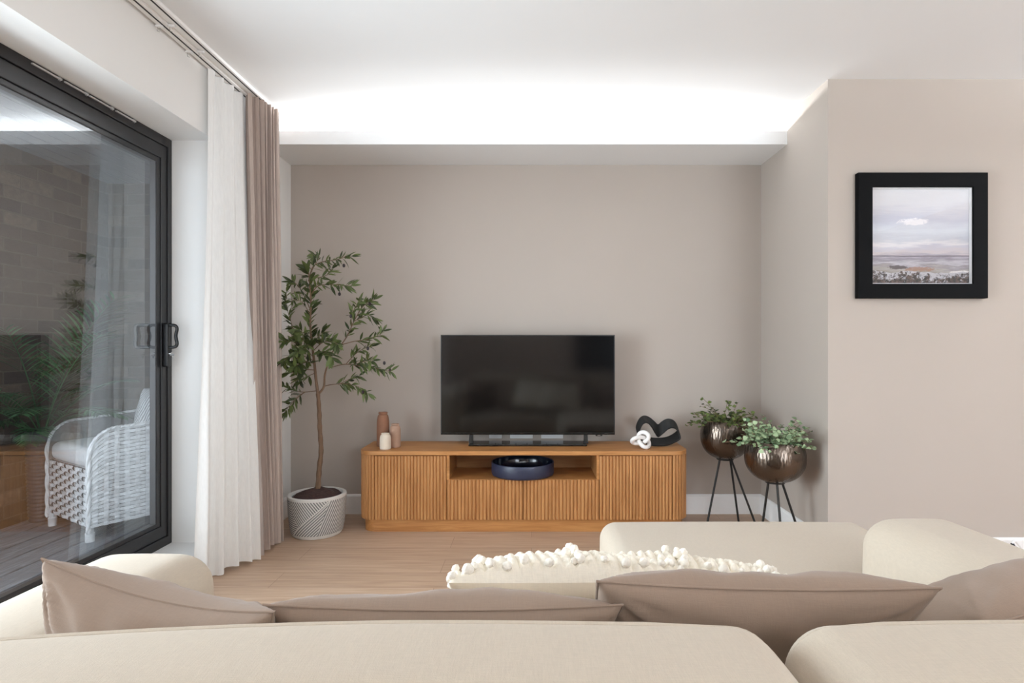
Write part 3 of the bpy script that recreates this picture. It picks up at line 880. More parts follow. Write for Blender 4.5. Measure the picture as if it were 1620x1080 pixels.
trunk = bez([OP(503, 772), OP(505, 742), OP(508, 712), OP(506, 680), OP(505, 650), OP(503, 622)], 8)
nT = len(trunk)
mb = MB().tube(trunk, [.0155 - .004 * i / nT + .0012 * math.sin(i * 1.3) for i in range(nT)], 12)
tk = mb.build('trunk', 'bark', ot)
bl = {  # pixel polylines, depth drift, radius, leafy from fraction
    'left_main': ([(503, 623), (500, 600), (497, 570), (494, 545), (491, 515), (492, 480), (490, 450), (488, 425)], -.02, .0095, .45),
    'right_main': ([(503, 624), (512, 612), (514, 592), (520, 572), (527, 555), (540, 545)], -.04, .0075, 1.1),
    'a': ([(488, 445), (495, 422), (510, 414), (530, 411), (545, 407), (556, 405)], -.06, .0032, .1),
    'a2': ([(492, 430), (500, 416), (505, 405), (497, 403)], .05, .002, .2),
    'b': ([(490, 470), (502, 453), (520, 450), (540, 451), (556, 452)], -.10, .003, .2),
    'b2': ([(495, 440), (515, 436), (525, 425)], -.08, .002, .2),
    'c': ([(491, 490), (480, 465), (470, 450), (462, 445)], .06, .0028, .2),
    'c2': ([(492, 500), (480, 480), (468, 474), (460, 477)], -.1, .002, .2),
    'd': ([(494, 545), (470, 530), (460, 508), (454, 485), (453, 462)], .03, .003, .2),
    'e': ([(540, 545), (550, 530), (560, 508), (570, 490), (580, 480), (592, 474)], -.02, .0036, .12),
    'e2': ([(560, 508), (570, 503), (582, 498), (592, 505)], .06, .002, .1),
    'e3': ([(556, 515), (556, 498), (563, 485), (570, 474)], -.09, .002, .2),
    'f': ([(540, 545), (560, 540), (585, 536), (600, 530), (606, 524)], .05, .003, .25),
    'g': ([(520, 582), (545, 576), (570, 579), (595, 582), (618, 587)], -.08, .0034, .3),
    'g2': ([(548, 575), (560, 562), (572, 553), (588, 548)], .08, .0026, .2),
    'g3': ([(555, 578), (575, 572), (590, 570)], -.16, .002, .1),
    'h': ([(512, 611), (526, 608), (548, 607), (568, 612), (582, 622)], -.06, .0028, .3),
    'h2': ([(535, 608), (552, 600), (568, 594)], .02, .002, .1),
    'i': ([(500, 618), (480, 620), (464, 617), (450, 610)], .05, .0028, .45),
    'j': ([(482, 620), (466, 633), (455, 645), (450, 652)], .02, .0024, .25),
    'j2': ([(482, 620), (470, 628), (462, 640)], -.1, .002, .2),
    'k': ([(496, 565), (480, 548), (463, 540), (450, 540)], -.14, .0024, .2),
    'k2': ([(496, 570), (478, 562), (462, 562), (450, 570)], -.18, .0024, .2),
    'k3': ([(497, 585), (482, 585), (468, 590), (458, 588)], -.12, .0024, .2),
    'k4': ([(498, 590), (485, 596), (472, 602)], .08, .002, .3),
    'l': ([(495, 555), (510, 542), (525, 540), (535, 545)], -.14, .0024, .2),
    'l2': ([(495, 560), (508, 556), (518, 560), (526, 566)], -.18, .0022, .2),
    'l3': ([(494, 545), (505, 530), (512, 522)], .1, .002, .2),
    'm': ([(494, 548), (482, 532), (475, 520)], -.12, .002, .2),
    'm2': ([(494, 540), (478, 536), (465, 528)], .14, .002, .2),
    'm3': ([(496, 575), (486, 572), (474, 576), (466, 580)], -.22, .002, .1),
    'm4': ([(495, 552), (488, 545), (480, 552), (470, 556)], -.22, .002, .1),
}
lv = MB()
for nm, (pp, dz, rad, frm) in bl.items():
    n0 = len(pp)
    pts = bez([OP(a, b, dz * (i / (n0 - 1)) + rnd.uniform(-.008, .008) * (i > 0)) for i, (a, b) in enumerate(pp)], 6)
    pts = [Vector((max(p.x, -1.575), min(p.y, 3.86), p.z)) for p in pts]
    m = len(pts)
    MB().tube(pts, [rad * (1 - .7 * i / m) for i in range(m)], 7).build('branch', 'branch', ot)
    ln = sum((pts[i + 1] - pts[i]).length for i in range(m - 1)); cnt = int(ln * (1 - min(frm, 1)) / .0072)
    for q in range(cnt):
        t_ = frm + (1 - frm) * (q + rnd.random() * .5) / max(cnt, 1); i = min(int(t_ * (m - 1)), m - 2)
        p = pts[i].lerp(pts[i + 1], t_ * (m - 1) - i); tg = (pts[i + 1] - pts[i]).normalized()
        rv = Vector((rnd.gauss(0, 1), rnd.gauss(0, .8), rnd.gauss(0, .8))); rv -= tg * rv.dot(tg); rv.normalize()
        d = (tg * rnd.uniform(.35, 1.0) + rv * rnd.uniform(.5, 1.0) + Vector((0, 0, rnd.uniform(-.3, .15))))
        L = rnd.uniform(.045, .078) * (1.1 if nm[0] in 'klm' else 1)
        nrm = Vector((rnd.gauss(0, .5), -.7 + rnd.gauss(0, .5), .7 + rnd.gauss(0, .4)))
        e = p + d.normalized() * L
        if e.x < -1.59 or e.y > 3.88: continue
        leaf(lv, p, d, nrm, L, L * rnd.uniform(.085, .13) * (1.4 if nm[0] in 'klm' else 1), rnd.uniform(-.1, .35), 5)
    for q in range(2 if frm < 1 else 0):
        leaf(lv, pts[-1], tg + Vector((rnd.gauss(0, .3), rnd.gauss(0, .3), rnd.gauss(0, .3))), Vector((0, -1, .5)), .06, .008, .1, 5)
lv.build('foliage', 'olive_leaf', ot, merge=False, angle=180)
om = None
for (a, b) in ((544, 420), (537, 465), (572, 478), (585, 480), (555, 500), (608, 574), (617, 585), (574, 620), (582, 551)):
    p = OP(a, b, rnd.uniform(-.08, .0))
    if om is None: om = MB().sphere((0, 0, 0), .0085, 12, 1.35).build('olive', 'olive_fruit', ot, local=True); o = om
    else: o = om.copy(); COL.objects.link(o); o.parent = ot
    o.location = p - ot.location


# ------------------------------------------------------------------ bronze planters
def planter(px, Y, rz_px, r, bot_px, label, leafmat_, feet, seed, name='tripod_planter', sc=1.0, nst=60, spread=1.0, tall=.13):
    rn = random.Random(seed); x = (px - VX) * Y / F; zr = H + (VY - rz_px) * Y / F; zb = H + (VY - bot_px) * Y / F
    p = thing(name, label, 'planter', (x, Y, 0), group='bronze planters on tripod legs')
    h = zr - zb; c = (x, Y, zb)
    prof = [(0, 0)]
    for k in range(1, 13):
        a = PI / 2 * k / 12; prof.append((r * math.sin(a) ** .82, h * .58 * (1 - math.cos(a))))
    for k in range(1, 7): t_ = k / 6; prof.append((r * (1 - .12 * t_ ** 2), h * (.58 + .42 * t_)))
    top = prof[-1][0]
    bo = MB().lathe(prof + [(top - .002, h + .002), (top - .004, h)], 64, c).build('bowl', 'hammered', p, angle=60)
    MB().lathe([(top - .004, h), (top - .0045, h * .97), (r * .95, h * .72), (r * .93, h * .62)], 64, c).build('inner_wall', 'hammered_in', bo, angle=60)
    MB().lathe([(r * .95, h * .72), (r * .5, h * .76), (0, h * .78)], 40, c).build('soil', 'soil', p)
    MB().lathe([(.001, -.004), (.05, -.004), (.052, 0.0), (.05, .012), (.0, .006)], 24, c).build('collar', 'bronze_leg', p)
    for fx, fy in feet:
        n_ = Vector((fx, fy, 0)); tp = Vector((x, Y, zb + .006)) + n_.normalized() * .034
        MB().tube([tp, Vector((x + fx, Y + fy, .002))], .0065, 10).build('leg', 'bronze_leg', p)
    fm = MB(); st = MB()
    for s in range(nst):
        a = rn.uniform(0, 2 * PI); el = rn.uniform(.1, 1.0); L = rn.uniform(.5, 1.0) * tall * 1.45
        b = Vector((x, Y, zb + h * .80)) + Vector((math.cos(a), math.sin(a), 0)) * rn.uniform(0, top * .6)
        d = Vector((math.cos(a) * (1 - .65 * el), math.sin(a) * (1 - .65 * el), .35 + el))
        d.normalize(); pts = []
        q = Vector(b)
        for k in range(7):
            pts.append(Vector(q)); q = q + d * L / 6; d = (d + Vector((math.cos(a) * .16 * spread, math.sin(a) * .16 * spread, -.13)) + Vector((rn.gauss(0, .1), rn.gauss(0, .1), rn.gauss(0, .1)))).normalized()
        pts = [Vector((min(v.x, XR - .03), min(v.y, YB - .04), v.z)) for v in pts]
        st.tube(pts, .0012, 4, cap=False)
        for k in range(1, 7):
            for w in (0, 1):
                if rn.random() < .12: continue
                g = rn.uniform(0, 2 * PI); dd_ = Vector((math.cos(g), math.sin(g), rn.uniform(-.2, .8)))
                rr_ = rn.uniform(.011, .019) * sc
                o_ = pts[k]
                if o_.x + rr_ * 2 > XR - .01: continue
                leaf(fm, o_, dd_, Vector((rn.gauss(0, .4), -.5 + rn.gauss(0, .4), .8)), rr_ * 2, rr_ * .92, rn.uniform(-.1, .3), 5, .8)
    fo = fm.build('foliage', leafmat_, p, merge=False, angle=180)
    st.build('stems', 'branch', fo, merge=False)
    return p


planter(1147, 3.60, 665, .148, 725.5, 'taller hammered bronze planter with dark green leaves beside the sideboard', 'ivy_dark', [(-.125, -.03), (.095, .02), (.19 * .9, -.09)], 2, nst=62, tall=.155, spread=.8, sc=.72)
planter(1226, 3.15, 697, .157, 762, 'lower hammered bronze planter with pale green leaves against the return wall', 'ivy_pale', [(-.062, .06), (-.015, -.14), (.155, -.03)], 9, nst=95, spread=.5, tall=.14, sc=.8)

# ------------------------------------------------------------------ framed picture
PY = 2.985
q0, q1 = W(1358, 272.5, PY), W(1563.5, 471.5, PY)
fx0, fx1, fz0, fz1 = q0.x, q1.x, q1.z, q0.z
pc = ((fx0 + fx1) / 2, YR - .001, (fz0 + fz1) / 2)
pf = thing('framed_picture', 'square black framed abstract seascape hanging on the right hand wall', 'picture', pc)
def xzring(m, ya, yb, x0, x1, z0, z1, w):
    O = [(x0, z0), (x1, z0), (x1, z1), (x0, z1)]; I = [(x0 + w, z0 + w), (x1 - w, z0 + w), (x1 - w, z1 - w), (x0 + w, z1 - w)]
    fs = []
    for i in range(4):
        j = (i + 1) % 4
        fs += [(i, j, 4 + j, 4 + i), (8 + i, 12 + i, 12 + j, 8 + j), (i, 8 + i, 8 + j, j), (4 + i, 4 + j, 12 + j, 12 + i)]
    return m.add([(x, y, z) for y in (ya, yb) for x, z in O + I], fs)
xzring(MB(), PY, YR - .001, fx0, fx1, fz0, fz1, .074).build('frame', 'frame_black', pf, smooth=False, bevel=.002)
xzring(MB(), PY + .012, PY + .027, fx0 + .0745, fx1 - .0745, fz0 + .0745, fz1 - .0745, .0035).build('inner_liner', 'plastic_white', pf, smooth=False)
ap = MB().box(fx0 + .07, fx1 - .07, PY + .028, PY + .031, fz0 + .07, fz1 - .07).build('print', 'art', pf, smooth=False)
MB().box(fx0 + .0745, fx1 - .0745, PY + .009, PY + .0112, fz0 + .0745, fz1 - .0745).build('glazing', 'picture_glass', pf, smooth=False)

# white cable looped at the skirting, right edge
ca = W(1614, 862, 2.93)
cb = thing('cable', 'thin white cable looped by the skirting at the far right edge', 'cable', (ca.x, 2.95, 0))
MB().tube(bez([(ca.x + .35, 2.9, .006), (ca.x + .2, 2.93, .006), (ca.x + .06, 2.95, .05), (ca.x + .025, 2.955, .10), (ca.x - .005, 2.955, ca.z + .012), (ca.x - .02, 2.955, ca.z)], 8), .006, 8).build('lead', 'plastic_white', cb)
MB().tube([(ca.x - .02, 2.955, ca.z), (ca.x - .012, 2.955, ca.z - .016)], .008, 10).build('plug_end', 'slot', cb)


# ------------------------------------------------------------------ sofa
sf = thing('sofa', 'cream linen corner sofa with a chaise facing the television', 'sofa', (.1, 1.1, 0))
SEAT = .40
ZT, YT = .800, .714
MB().box(-.98, 1.20, .42, 1.30, .05, .24).build('base', 'sofa', sf, smooth=False, bevel=.02)
MB().rbox(-1.0, 1.235, .36, .50, .08, .66, .05).build('back_frame', 'sofa', sf)
MB().rbox(-.755, .268, .60, 1.43, .22, SEAT, .05, (0, 0, .015)).build('seat_cushion', 'sofa', sf)
MB().rbox(.268, 1.30, .60, 2.335, .20, .428, .06, (.01, .01, .02), mid=14).build('chaise_cushion', 'sofa', sf)
MB().rbox(.285, 1.285, 1.0, 2.32, .05, .23, .03).build('chaise_base', 'sofa', sf)
MB().rbox(-1.03, -.738, .40, 1.405, .07, .634, .075, (.015, .02, .022), mid=10).build('arm', 'sofa', sf)
MB().rbox(.965, 1.255, .40, 1.755, .07, .615, .085, (.015, .03, .022), mid=10).build('arm', 'sofa', sf)
for x, y in ((-.93, .48), (-.93, 1.28), (1.15, .48), (.38, 2.2), (1.2, 2.2)):
    MB().lathe([(0, 0), (.02, 0), (.026, .055), (0, .055)], 16, (x, y, 0)).build('foot', 'bronze_leg', sf)


def crown(p):
    k = max(0, (-.1 - p.x)) / .7
    return Vector((p.x, p.y - .0 * k, p.z - .03 * k ** 1.6))


def back_cushion(x0, x1, fn=None):
    bc = MB().rbox(x0, x1, .50, YT - .012, .36, ZT, .055, (.012, .02, .010), seg=6, mid=14, fn=fn).build('back_cushion', 'sofa', sf)
    for yy in (.525, YT - .052):   # piping round the front and rear panel seams
        pts = []
        hx, hz, r = (x1 - x0) / 2, (ZT - .36) / 2, .055; cx, cz = (x0 + x1) / 2, (ZT + .36) / 2
        for qx, qz, a0 in ((1, 1, 0), (-1, 1, 90), (-1, -1, 180), (1, -1, 270)):
            for k in range(9):
                a = R(a0 + 90 * k / 8); pts.append(Vector((cx + qx * (hx - r) + (r - .0035) * math.cos(a), yy, cz + qz * (hz - r) + (r - .0035) * math.sin(a))))
            # along the next edge, follow the crown
            nx_, nz_ = {(1, 1): (-1, 1), (-1, 1): (-1, -1), (-1, -1): (1, -1), (1, -1): (1, 1)}[(qx, qz)]
            for k in range(1, 10):
                t_ = k / 10; X = cx + (hx - r) * (qx * (1 - t_) + nx_ * t_); Z = cz + (hz - r) * (qz * (1 - t_) + nz_ * t_)
                if qz == nz_: Z += qz * (r - .0035); 
                else: X += qx * (r - .0035)
                uy = (yy - (.50 + YT - .012) / 2) / ((YT - .012 - .50) / 2); uy = max(0, 1 - uy * uy) ** .7
                ux, uz = (X - cx) / hx, (Z - cz) / hz
                Z += .010 * uz * max(0, 1 - ux * ux) ** .7 * uy if qz == nz_ else 0
                X += .012 * ux * max(0, 1 - uz * uz) ** .7 * uy if qz != nz_ else 0
                pts.append(Vector((X, yy, Z)))
        if fn: pts = [fn(p) for p in pts]
        MB().tube(pts, .0048, 8, closed=True).build('piping', 'sofa', bc)


back_cushion(-.775, .277, crown)
back_cushion(.289, .975)


# ------------------------------------------------------------------ pillows
def pillow_mesh(w, h, t, seed, tex=None, nu=64, nv=56, conc=.075, wr=1.0):
    def f(side):
        def fn(a, b):
            u = math.copysign(abs(2 * a - 1) ** .8, 2 * a - 1); v = math.copysign(abs(2 * b - 1) ** .8, 2 * b - 1)
            x = u * w / 2 * (1 - conc * (1 - v * v) * abs(u) ** 1.5); y = v * h / 2 * (1 - conc * (1 - u * u) * abs(v) ** 1.5)
            e = max(0, (1 - u * u)) * max(0, (1 - v * v)); z = t / 2 * e ** .42
            rad = math.hypot(abs(u) - 1, abs(v) - 1)
            an = math.atan2(1 - abs(v), 1 - abs(u) + 1e-6)
            z += wr * .0045 * math.sin(an * 13 + seed + 3 * (u > 0) + 5 * (v > 0)) * math.exp(-(rad / .55) ** 2) * min(1, e * 9)
            z += wr * .010 * noise.noise((u * 1.7, v * 1.7, seed + 7 * side)) * min(1, e * 4)
            z += wr * .005 * noise.noise((u * 5 + v * 3, v * 3, seed + 3.3 * side)) * min(1, e * 5)
            if tex and side < 0: z += tex(u, v) * min(1, e * 45)
            return Vector((x, y, side * max(z, 0)))
        return fn
    return f, MB().grid(f(1), nu, nv).grid(f(-1), nu, nv)


def pillow_edge(f, n=24):
    g = f(1); pts = []
    for (a0, b0, a1, b1) in ((0, 0, 1, 0), (1, 0, 1, 1), (1, 1, 0, 1), (0, 1, 0, 0)):
        for k in range(n):
            t_ = k / n; p = g(a0 + (a1 - a0) * t_, b0 + (b1 - b0) * t_); pts.append(Vector((p.x, p.y, 0)))
    return pts


def pose(o, top, yaw, recl, roll, h):
    """top = world point of the middle of the top edge"""
    yaw, recl, roll = R(yaw), R(recl), R(roll)
    ex = Vector((math.cos(yaw), math.sin(yaw), 0)); n0 = Vector((-math.sin(yaw), math.cos(yaw), 0)); up = Vector((0, 0, 1))
    ey = up * math.cos(recl) - n0 * math.sin(recl)
    ex2 = ex * math.cos(roll) + ey * math.sin(roll); ey2 = ey * math.cos(roll) - ex * math.sin(roll)
    ez = ex2.cross(ey2)
    c = Vector(top) - ey2 * (h / 2)
    o.matrix_world = Matrix(((ex2.x, ey2.x, ez.x, c.x), (ex2.y, ey2.y, ez.y, c.y), (ex2.z, ey2.z, ez.z, c.z), (0, 0, 0, 1)))


def taupe_pillow(top, yaw, recl, roll, w, h, t, seed, label, wr=1.0, conc=.075):
    f, m = pillow_mesh(w, h, t, seed, wr=wr, conc=conc)
    o = m.build('throw_pillow', 'taupe_cloth', angle=70); tag(o, label, 'pillow', 'taupe throw pillows')
    MB().tube(pillow_edge(f), .0022, 6, closed=True).build('piping', 'taupe_cloth', o, local=True)
    pose(o, top, yaw, recl, roll, h)
    return o


taupe_pillow((-.556, .855, .771), -15, 16, -5.5, .415, .355, .17, 1.3, 'taupe pillow with a raised corner next to the left sofa arm', 1.7, .16)
taupe_pillow((-.128, .845, .744), 0, 38, 0, .52, .42, .15, 4.1, 'taupe pillow slumped lowest behind the wide left back cushion of the sofa')
taupe_pillow((.358, .865, .765), 2, 42, -4, .53, .43, .15, 8.2, 'taupe pillow wedged behind the gap between the two back cushions')
taupe_pillow((.925, .975, .704), 24, 50, 9, .45, .40, .20, 12.5, 'taupe pillow leaning against the right sofa arm at the picture edge')


def pom_tex(u, v):
    return .010 * abs(math.sin(u * PI * 11)) ** .8 * (.5 + .5 * abs(math.sin(v * PI * 12 + .5 * math.sin(u * 9)))) + .002 * noise.noise((u * 20, v * 20, 3))


pm = None
def pom_pillow(top, yaw, recl, roll, w, h, t, seed, label):
    global pm
    rn = random.Random(seed)
    f, m = pillow_mesh(w, h, t, seed, tex=pom_tex, nu=150, nv=90, conc=.05, wr=.8)
    front = MB(); back = MB()
    n1 = len(m.f) // 2
    back.v = m.v; back.f = m.f[:n1]; front.v = m.v; front.f = m.f[n1:]
    root = thing('pompom_cushion', label, 'cushion', (0, 0, 0), group='cream pompom cushions')
    a = back.build('back_cover', 'cream_cloth', root, local=True, angle=70); b = front.build('woven_front', 'cream_knit', root, local=True, angle=70)
    for o in (a, b):   # drop the unused half
        bm = bmesh.new(); bm.from_mesh(o.data); bmesh.ops.delete(bm, geom=[v for v in bm.verts if not v.link_faces], context='VERTS'); bm.to_mesh(o.data); bm.free()
    g = f(-1)
    spots = []
    for k in range(13): spots.append((.02 + .96 * k / 12, .975)); 
    for cu in (.13, .5, .87):
        for k in range(9): spots.append((cu + .02 * (k % 2), .52 + .44 * k / 8))
    for k in range(6): spots.append((.015, .5 + .4 * k / 5)); spots.append((.985, .5 + .4 * k / 5))
    for (ua, vb) in spots:
        p = g(min(.99, ua + rn.uniform(-.012, .012)), min(.985, vb + rn.uniform(-.012, .012)))
        if pm is None:
            s = MB().sphere((0, 0, 0), .0085, 14, .85)
            s.v = [v * (1 + .16 * noise.noise(v * 260)) for v in s.v]
            o = s.build('pompom', 'pompom', root, local=True); pm = o
        else: o = pm.copy(); COL.objects.link(o); o.parent = root
        o.location = p + Vector((0, 0, -.005)); o.rotation_euler = (rn.uniform(0, 6), rn.uniform(0, 6), 0)
        sc = rn.uniform(.75, 1.15); o.scale = (sc, sc * rn.uniform(.9, 1.3), sc)
    pose(root, top, yaw, recl, roll, h)


pom_pillow((.085, 1.03, .703), 4, 58, -6, .46, .40, .15, 3, 'cream woven pompom cushion showing its plain rear, left of the pair on the sofa')
pom_pillow((.275, 1.07, .682), -8, 60, -3, .42, .40, .15, 8, 'cream woven pompom cushion tilted before the chaise, right of the pair')


# ------------------------------------------------------------------ outdoor chair, cushion, palm
ch = thing('wicker_armchair', 'white grey wicker armchair with rounded arms on the balcony deck', 'armchair', (-2.5165 + .0, 3.169, ZD), R(-33.2))


def weave(m, f, U, V, nu, nv, amp=.004, ku=.46, kv=.42):
    """over-under ribbons on the surface f(s,t), s in 0..1, t in 0..1"""
    def nrm(s, t_):
        e = .004; a = f(min(1, s + e), t_) - f(max(0, s - e), t_); b = f(s, min(1, t_ + e)) - f(s, max(0, t_ - e))
        return a.cross(b).normalized() if a.length > 1e-9 and b.length > 1e-9 else Vector((0, 0, 1))
    for j in range(nv):
        vs = []; fs = []; S = nu * 4
        for i in range(S + 1):
            s = i / S; off = amp * math.cos(PI * (s * nu - .5 + j))
            for k, dv in enumerate((-kv, kv)):
                t_ = (j + .5 + dv) / nv; vs.append(f(s, t_) + nrm(s, t_) * (off + amp))
        for i in range(S): fs.append((2 * i, 2 * i + 2, 2 * i + 3, 2 * i + 1))
        m.add(vs, fs)
    for i in range(nu):
        vs = []; fs = []; S = nv * 4
        for j in range(S + 1):
            t_ = j / S; off = -amp * math.cos(PI * (t_ * nv - .5 + i)) * -1
            off = amp * math.cos(PI * (t_ * nv - .5 + i) + PI)
            for du in (-ku * .5, ku * .5):
                s = (i + .5 + du) / nu; vs.append(f(s, t_) + nrm(s, t_) * (off + amp))
        for j in range(S): fs.append((2 * j, 2 * j + 2, 2 * j + 3, 2 * j + 1))
        m.add(vs, fs)


WX, DP = .262, .60
m = MB(); weave(m, lambda s, t_: Vector((-WX + 2 * WX * (1 - s) * 1.0, -.004, .075 + .30 * t_)), 1, 1, 9, 14, amp=.005)
fp = m.build('front_panel', 'wicker', ch, local=True, merge=False)
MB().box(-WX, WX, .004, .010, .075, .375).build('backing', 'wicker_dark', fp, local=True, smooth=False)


def armtop(s):
    y = s
    if y < .13: return .45 + .135 * math.sqrt(max(0, 1 - (1 - y / .13) ** 2))
    return .585 + .05 * ((y - .13) / .5) ** 1.5


for sx in (-1, 1):
    X = sx * .275
    m = MB(); weave(m, lambda s, t_: Vector((X, DP * s if sx > 0 else DP * (1 - s), .075 + (armtop(DP * (s if sx > 0 else 1 - s)) - .075) * t_)), 1, 1, 12, 26, amp=.003)
    n = 24; out = [(0, .075)] + [(DP * k / n, armtop(DP * k / n) - .004) for k in range(n + 1)] + [(DP, .075)]
    q = len(out); xa_, xb_ = X - sx * .004, X - sx * .014
    bk = MB().add([(xa_, y, z) for y, z in out] + [(xb_, y, z) for y, z in out], [tuple(range(q)), tuple(range(q, 2 * q))[::-1]] + [(i, (i + 1) % q, q + (i + 1) % q, q + i) for i in range(q)])
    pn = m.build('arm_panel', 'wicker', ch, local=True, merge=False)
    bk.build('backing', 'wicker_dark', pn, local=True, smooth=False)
    pts = [Vector((X, -.004, .05))] + [Vector((X, -.004, .075 + .375 * k / 6)) for k in range(7)] + [Vector((X, DP * k / 40, armtop(DP * k / 40))) for k in range(1, 41)]
    tb = MB()
    for ph in (0, PI):   # two twisted strands
        P = bez(pts, 4); tb.tube([p + Vector((.006 * math.cos(i * .55 + ph) * sx, .005 * math.sin(i * .55 + ph), .003 * math.sin(i * .55 + ph))) for i, p in enumerate(P)], .0075, 7)
    tb.build('braided_edge', 'wicker', pn, local=True)
    for y in (.012, DP - .02):
        MB().lathe([(0, 0), (.021, 0), (.022, .045), (.017, .05), (.019, .056), (.017, .062), (.019, .068), (.017, .074), (.018, .10), (0, .10)], 16, (sx * .25, y, 0)).build('leg', 'wicker', ch, local=True)
def backf(s, t_):
    u = 2 * s - 1
    return Vector((.275 * u, DP + .03 + .07 * t_ - .03 * u * u, .075 + (.60 + .26 * (1 - u * u) ** .6) * t_))
m = MB(); weave(m, lambda s, t_: backf(1 - s, t_), 1, 1, 12, 30, amp=.003); m.build('back_panel', 'wicker', ch, local=True, merge=False)
MB().tube([backf(k / 30, 1) for k in range(31)], .013, 8).build('back_rim', 'wicker', ch, local=True)
MB().rbox(-.258, .258, .0, .56, .375, .475, .04, (0, 0, .012)).build('seat_cushion', 'outdoor_cushion', ch, local=True)
MB().box(-.255, .255, .02, .57, .30, .374).build('seat_base', 'wicker', ch, local=True, smooth=False)
f, m = pillow_mesh(.44, .44, .16, 21)
o = m.build('scatter_cushion', 'print_cloth', angle=70); tag(o, 'pale leaf-printed cushion resting inside the wicker armchair', 'cushion')
rot = R(-33.2); loc = Vector((-2.5165, 3.169, ZD)) + Vector((math.cos(rot) * .02 - math.sin(rot) * .50, math.sin(rot) * .02 + math.cos(rot) * .50, .475 + .315))
pose(o, loc, -33.2 + 8, -18, 10, .44)

PXc, PYc = -2.868, 3.42
pp = thing('potted_palm', 'green palm in a tall dark ribbed planter on the balcony by the brick wall', 'potted plant', (PXc, PYc, ZD))
prof = [(0, 0), (.058, 0)]
zz = 0
while zz < .52:
    r0 = .060 + .018 * (zz / .52) ** .6
    prof += [(r0 - .005, zz + .001), (r0 + .0015, zz + .007), (r0 + .0015, zz + .015), (r0 - .005, zz + .021)]; zz += .022
prof += [(.079, .526), (.070, .526), (.066, .49), (0, .49)]
MB().lathe(prof, 36, (PXc, PYc, ZD)).build('planter', 'ribbed', pp, angle=60)
rnd = random.Random(17); fm = MB(); rc = MB()
fr = [(-.4, -.9, .50, .42, .8), (.5, -.85, .52, .42, .8), (.9, -.3, .50, .45, .7), (.3, -1, .62, .3, 1.0), (-.5, -.8, .62, .34, 1.0), (.0, -1, .50, .5, .55), (.95, .1, .48, .48, .6), (.7, .5, .55, .4, 1.2),
      (.2, -.6, .72, .16, 1.6), (.8, -.2, .95, .12, 2.2), (.9, -.4, .82, .16, 1.8), (-.2, .9, .55, .4, 1), (.6, -.9, .42, .5, .4), (-.6, -.75, .42, .5, .5)]
for dx, dy, L, droop, el in fr:
    d = Vector((dx, dy, el * 1.2)).normalized(); p = Vector((PXc + dx * .02, PYc + dy * .02, ZD + .50)); pts = []; st = L / 14
    for k in range(15):
        pts.append(Vector(p)); p = p + d * st; d = (d + Vector((dx * .05, dy * .05, -droop * .22 * (k / 8)))).normalized()
    pts = [Vector((max(q.x, XB + .03), q.y, q.z)) for q in pts]
    rc.tube(pts, [.004 - .0025 * k / 15 for k in range(15)], 5)
    for k in range(4, 15):
        tg = (pts[min(k + 1, 14)] - pts[k - 1]).normalized(); sd = tg.cross(Vector((0, 0, 1)))
        if sd.length < .05: sd = Vector((1, 0, 0))
        sd.normalize()
        for sg in (-1, 1):
            for q in (0, .5):
                b = pts[k].lerp(pts[max(k - 1, 0)], q); Ll = .16 * L / .5 * math.sin(PI * min(.97, (k - q) / 15 * .8 + .14))
                dd_ = tg * .75 + sd * sg * .75 + Vector((0, 0, .12 + rnd.uniform(-.1, .1)))
                e = b + dd_.normalized() * Ll
                if e.x < XB + .02: continue
                leaf(fm, b, dd_, Vector((0, 0, 1)), Ll, .0068, .22, 5)
fo = fm.build('fronds', 'palm_leaf', pp, merge=False, angle=180); rc.build('frond_stems', 'palm_leaf', fo, merge=False)


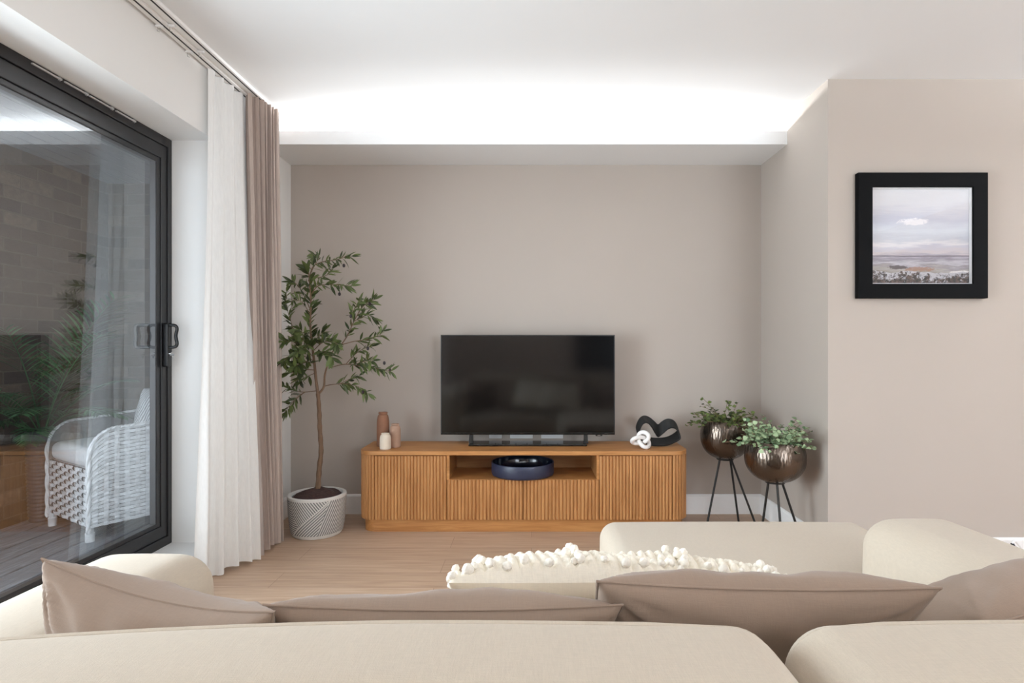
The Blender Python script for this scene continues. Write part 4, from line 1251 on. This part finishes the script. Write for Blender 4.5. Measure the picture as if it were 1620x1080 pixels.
# ------------------------------------------------------------------ light
def area(name, loc, rot, sx, sy, power, color=(1, 1, 1), spread=None):
    l = bpy.data.lights.new(name, 'AREA'); l.shape = 'RECTANGLE'; l.size = sx; l.size_y = sy; l.energy = power; l.color = color
    if spread: l.spread = R(spread)
    o = bpy.data.objects.new(name, l); COL.objects.link(o); o.location = loc; o.rotation_euler = rot; return o


area('cove_led_strip', (-.04, 3.85, SZ + .045), (R(-135), 0, 0), 3.1, .04, 72, (.93, .97, 1))
area('rear_fill_uplight', (1.2, -3.0, 2.2), (PI, 0, 0), 5.0, .12, 250, (.80, .90, 1))  # unseen fill strip behind the camera, added to brighten the ceiling
area('side_fill_uplight', (4.0, .8, 2.2), (PI, 0, 0), .12, 4.0, 300, (.80, .90, 1))  # second added strip, out of view, lifts the ceiling on the right
area('door_daylight', (-2.15, 1.5, 1.0), (0, R(-90), 0), 1.4, 1.3, 112, (.83, .915, 1), 128)
area('window_daylight', (3.0, YREAR - .15, 1.3), (R(90), 0, 0), 1.9, 1.8, 120, (.82, .91, 1))
for i, (x, y) in enumerate(((2.4, -.7), (2.4, -2.3), (2.6, 1.2), (-.4, -2.3))):  # weak fill lamps under the ceiling, added out of view
    l = bpy.data.lights.new('ceiling_fill', 'AREA'); l.shape = 'DISK'; l.size = .5; l.energy = 5; l.color = (.85, .93, 1)
    o = bpy.data.objects.new('ceiling_fill', l); COL.objects.link(o); o.location = (x, y, ZC - .01)

w = bpy.data.worlds.new('sky'); scene.world = w; w.use_nodes = True
bg = w.node_tree.nodes['Background']; bg.inputs[0].default_value = (.80, .89, 1, 1); bg.inputs[1].default_value = 5.0

# ------------------------------------------------------------------ camera
cam = bpy.data.cameras.new('camera'); cam.sensor_width = 36; cam.lens = 36 * F / 1620
cam.shift_x = (810 - VX) / 1620; cam.shift_y = (VY - 540) / 1620; cam.clip_start = .02
co = bpy.data.objects.new('camera', cam); COL.objects.link(co); co.location = (0, 0, H); co.rotation_euler = (R(90), 0, 0)
scene.camera = co
vs_ = scene.view_settings; vs_.view_transform = 'Standard'; vs_.look = 'None'; vs_.gamma = 1; vs_.use_curve_mapping = False; vs_.exposure = -0.34
scene.cycles.use_denoising = True
scene.cycles.max_bounces = 10; scene.cycles.diffuse_bounces = 6; scene.cycles.transparent_max_bounces = 24
scene.cycles.sample_clamp_indirect = 4
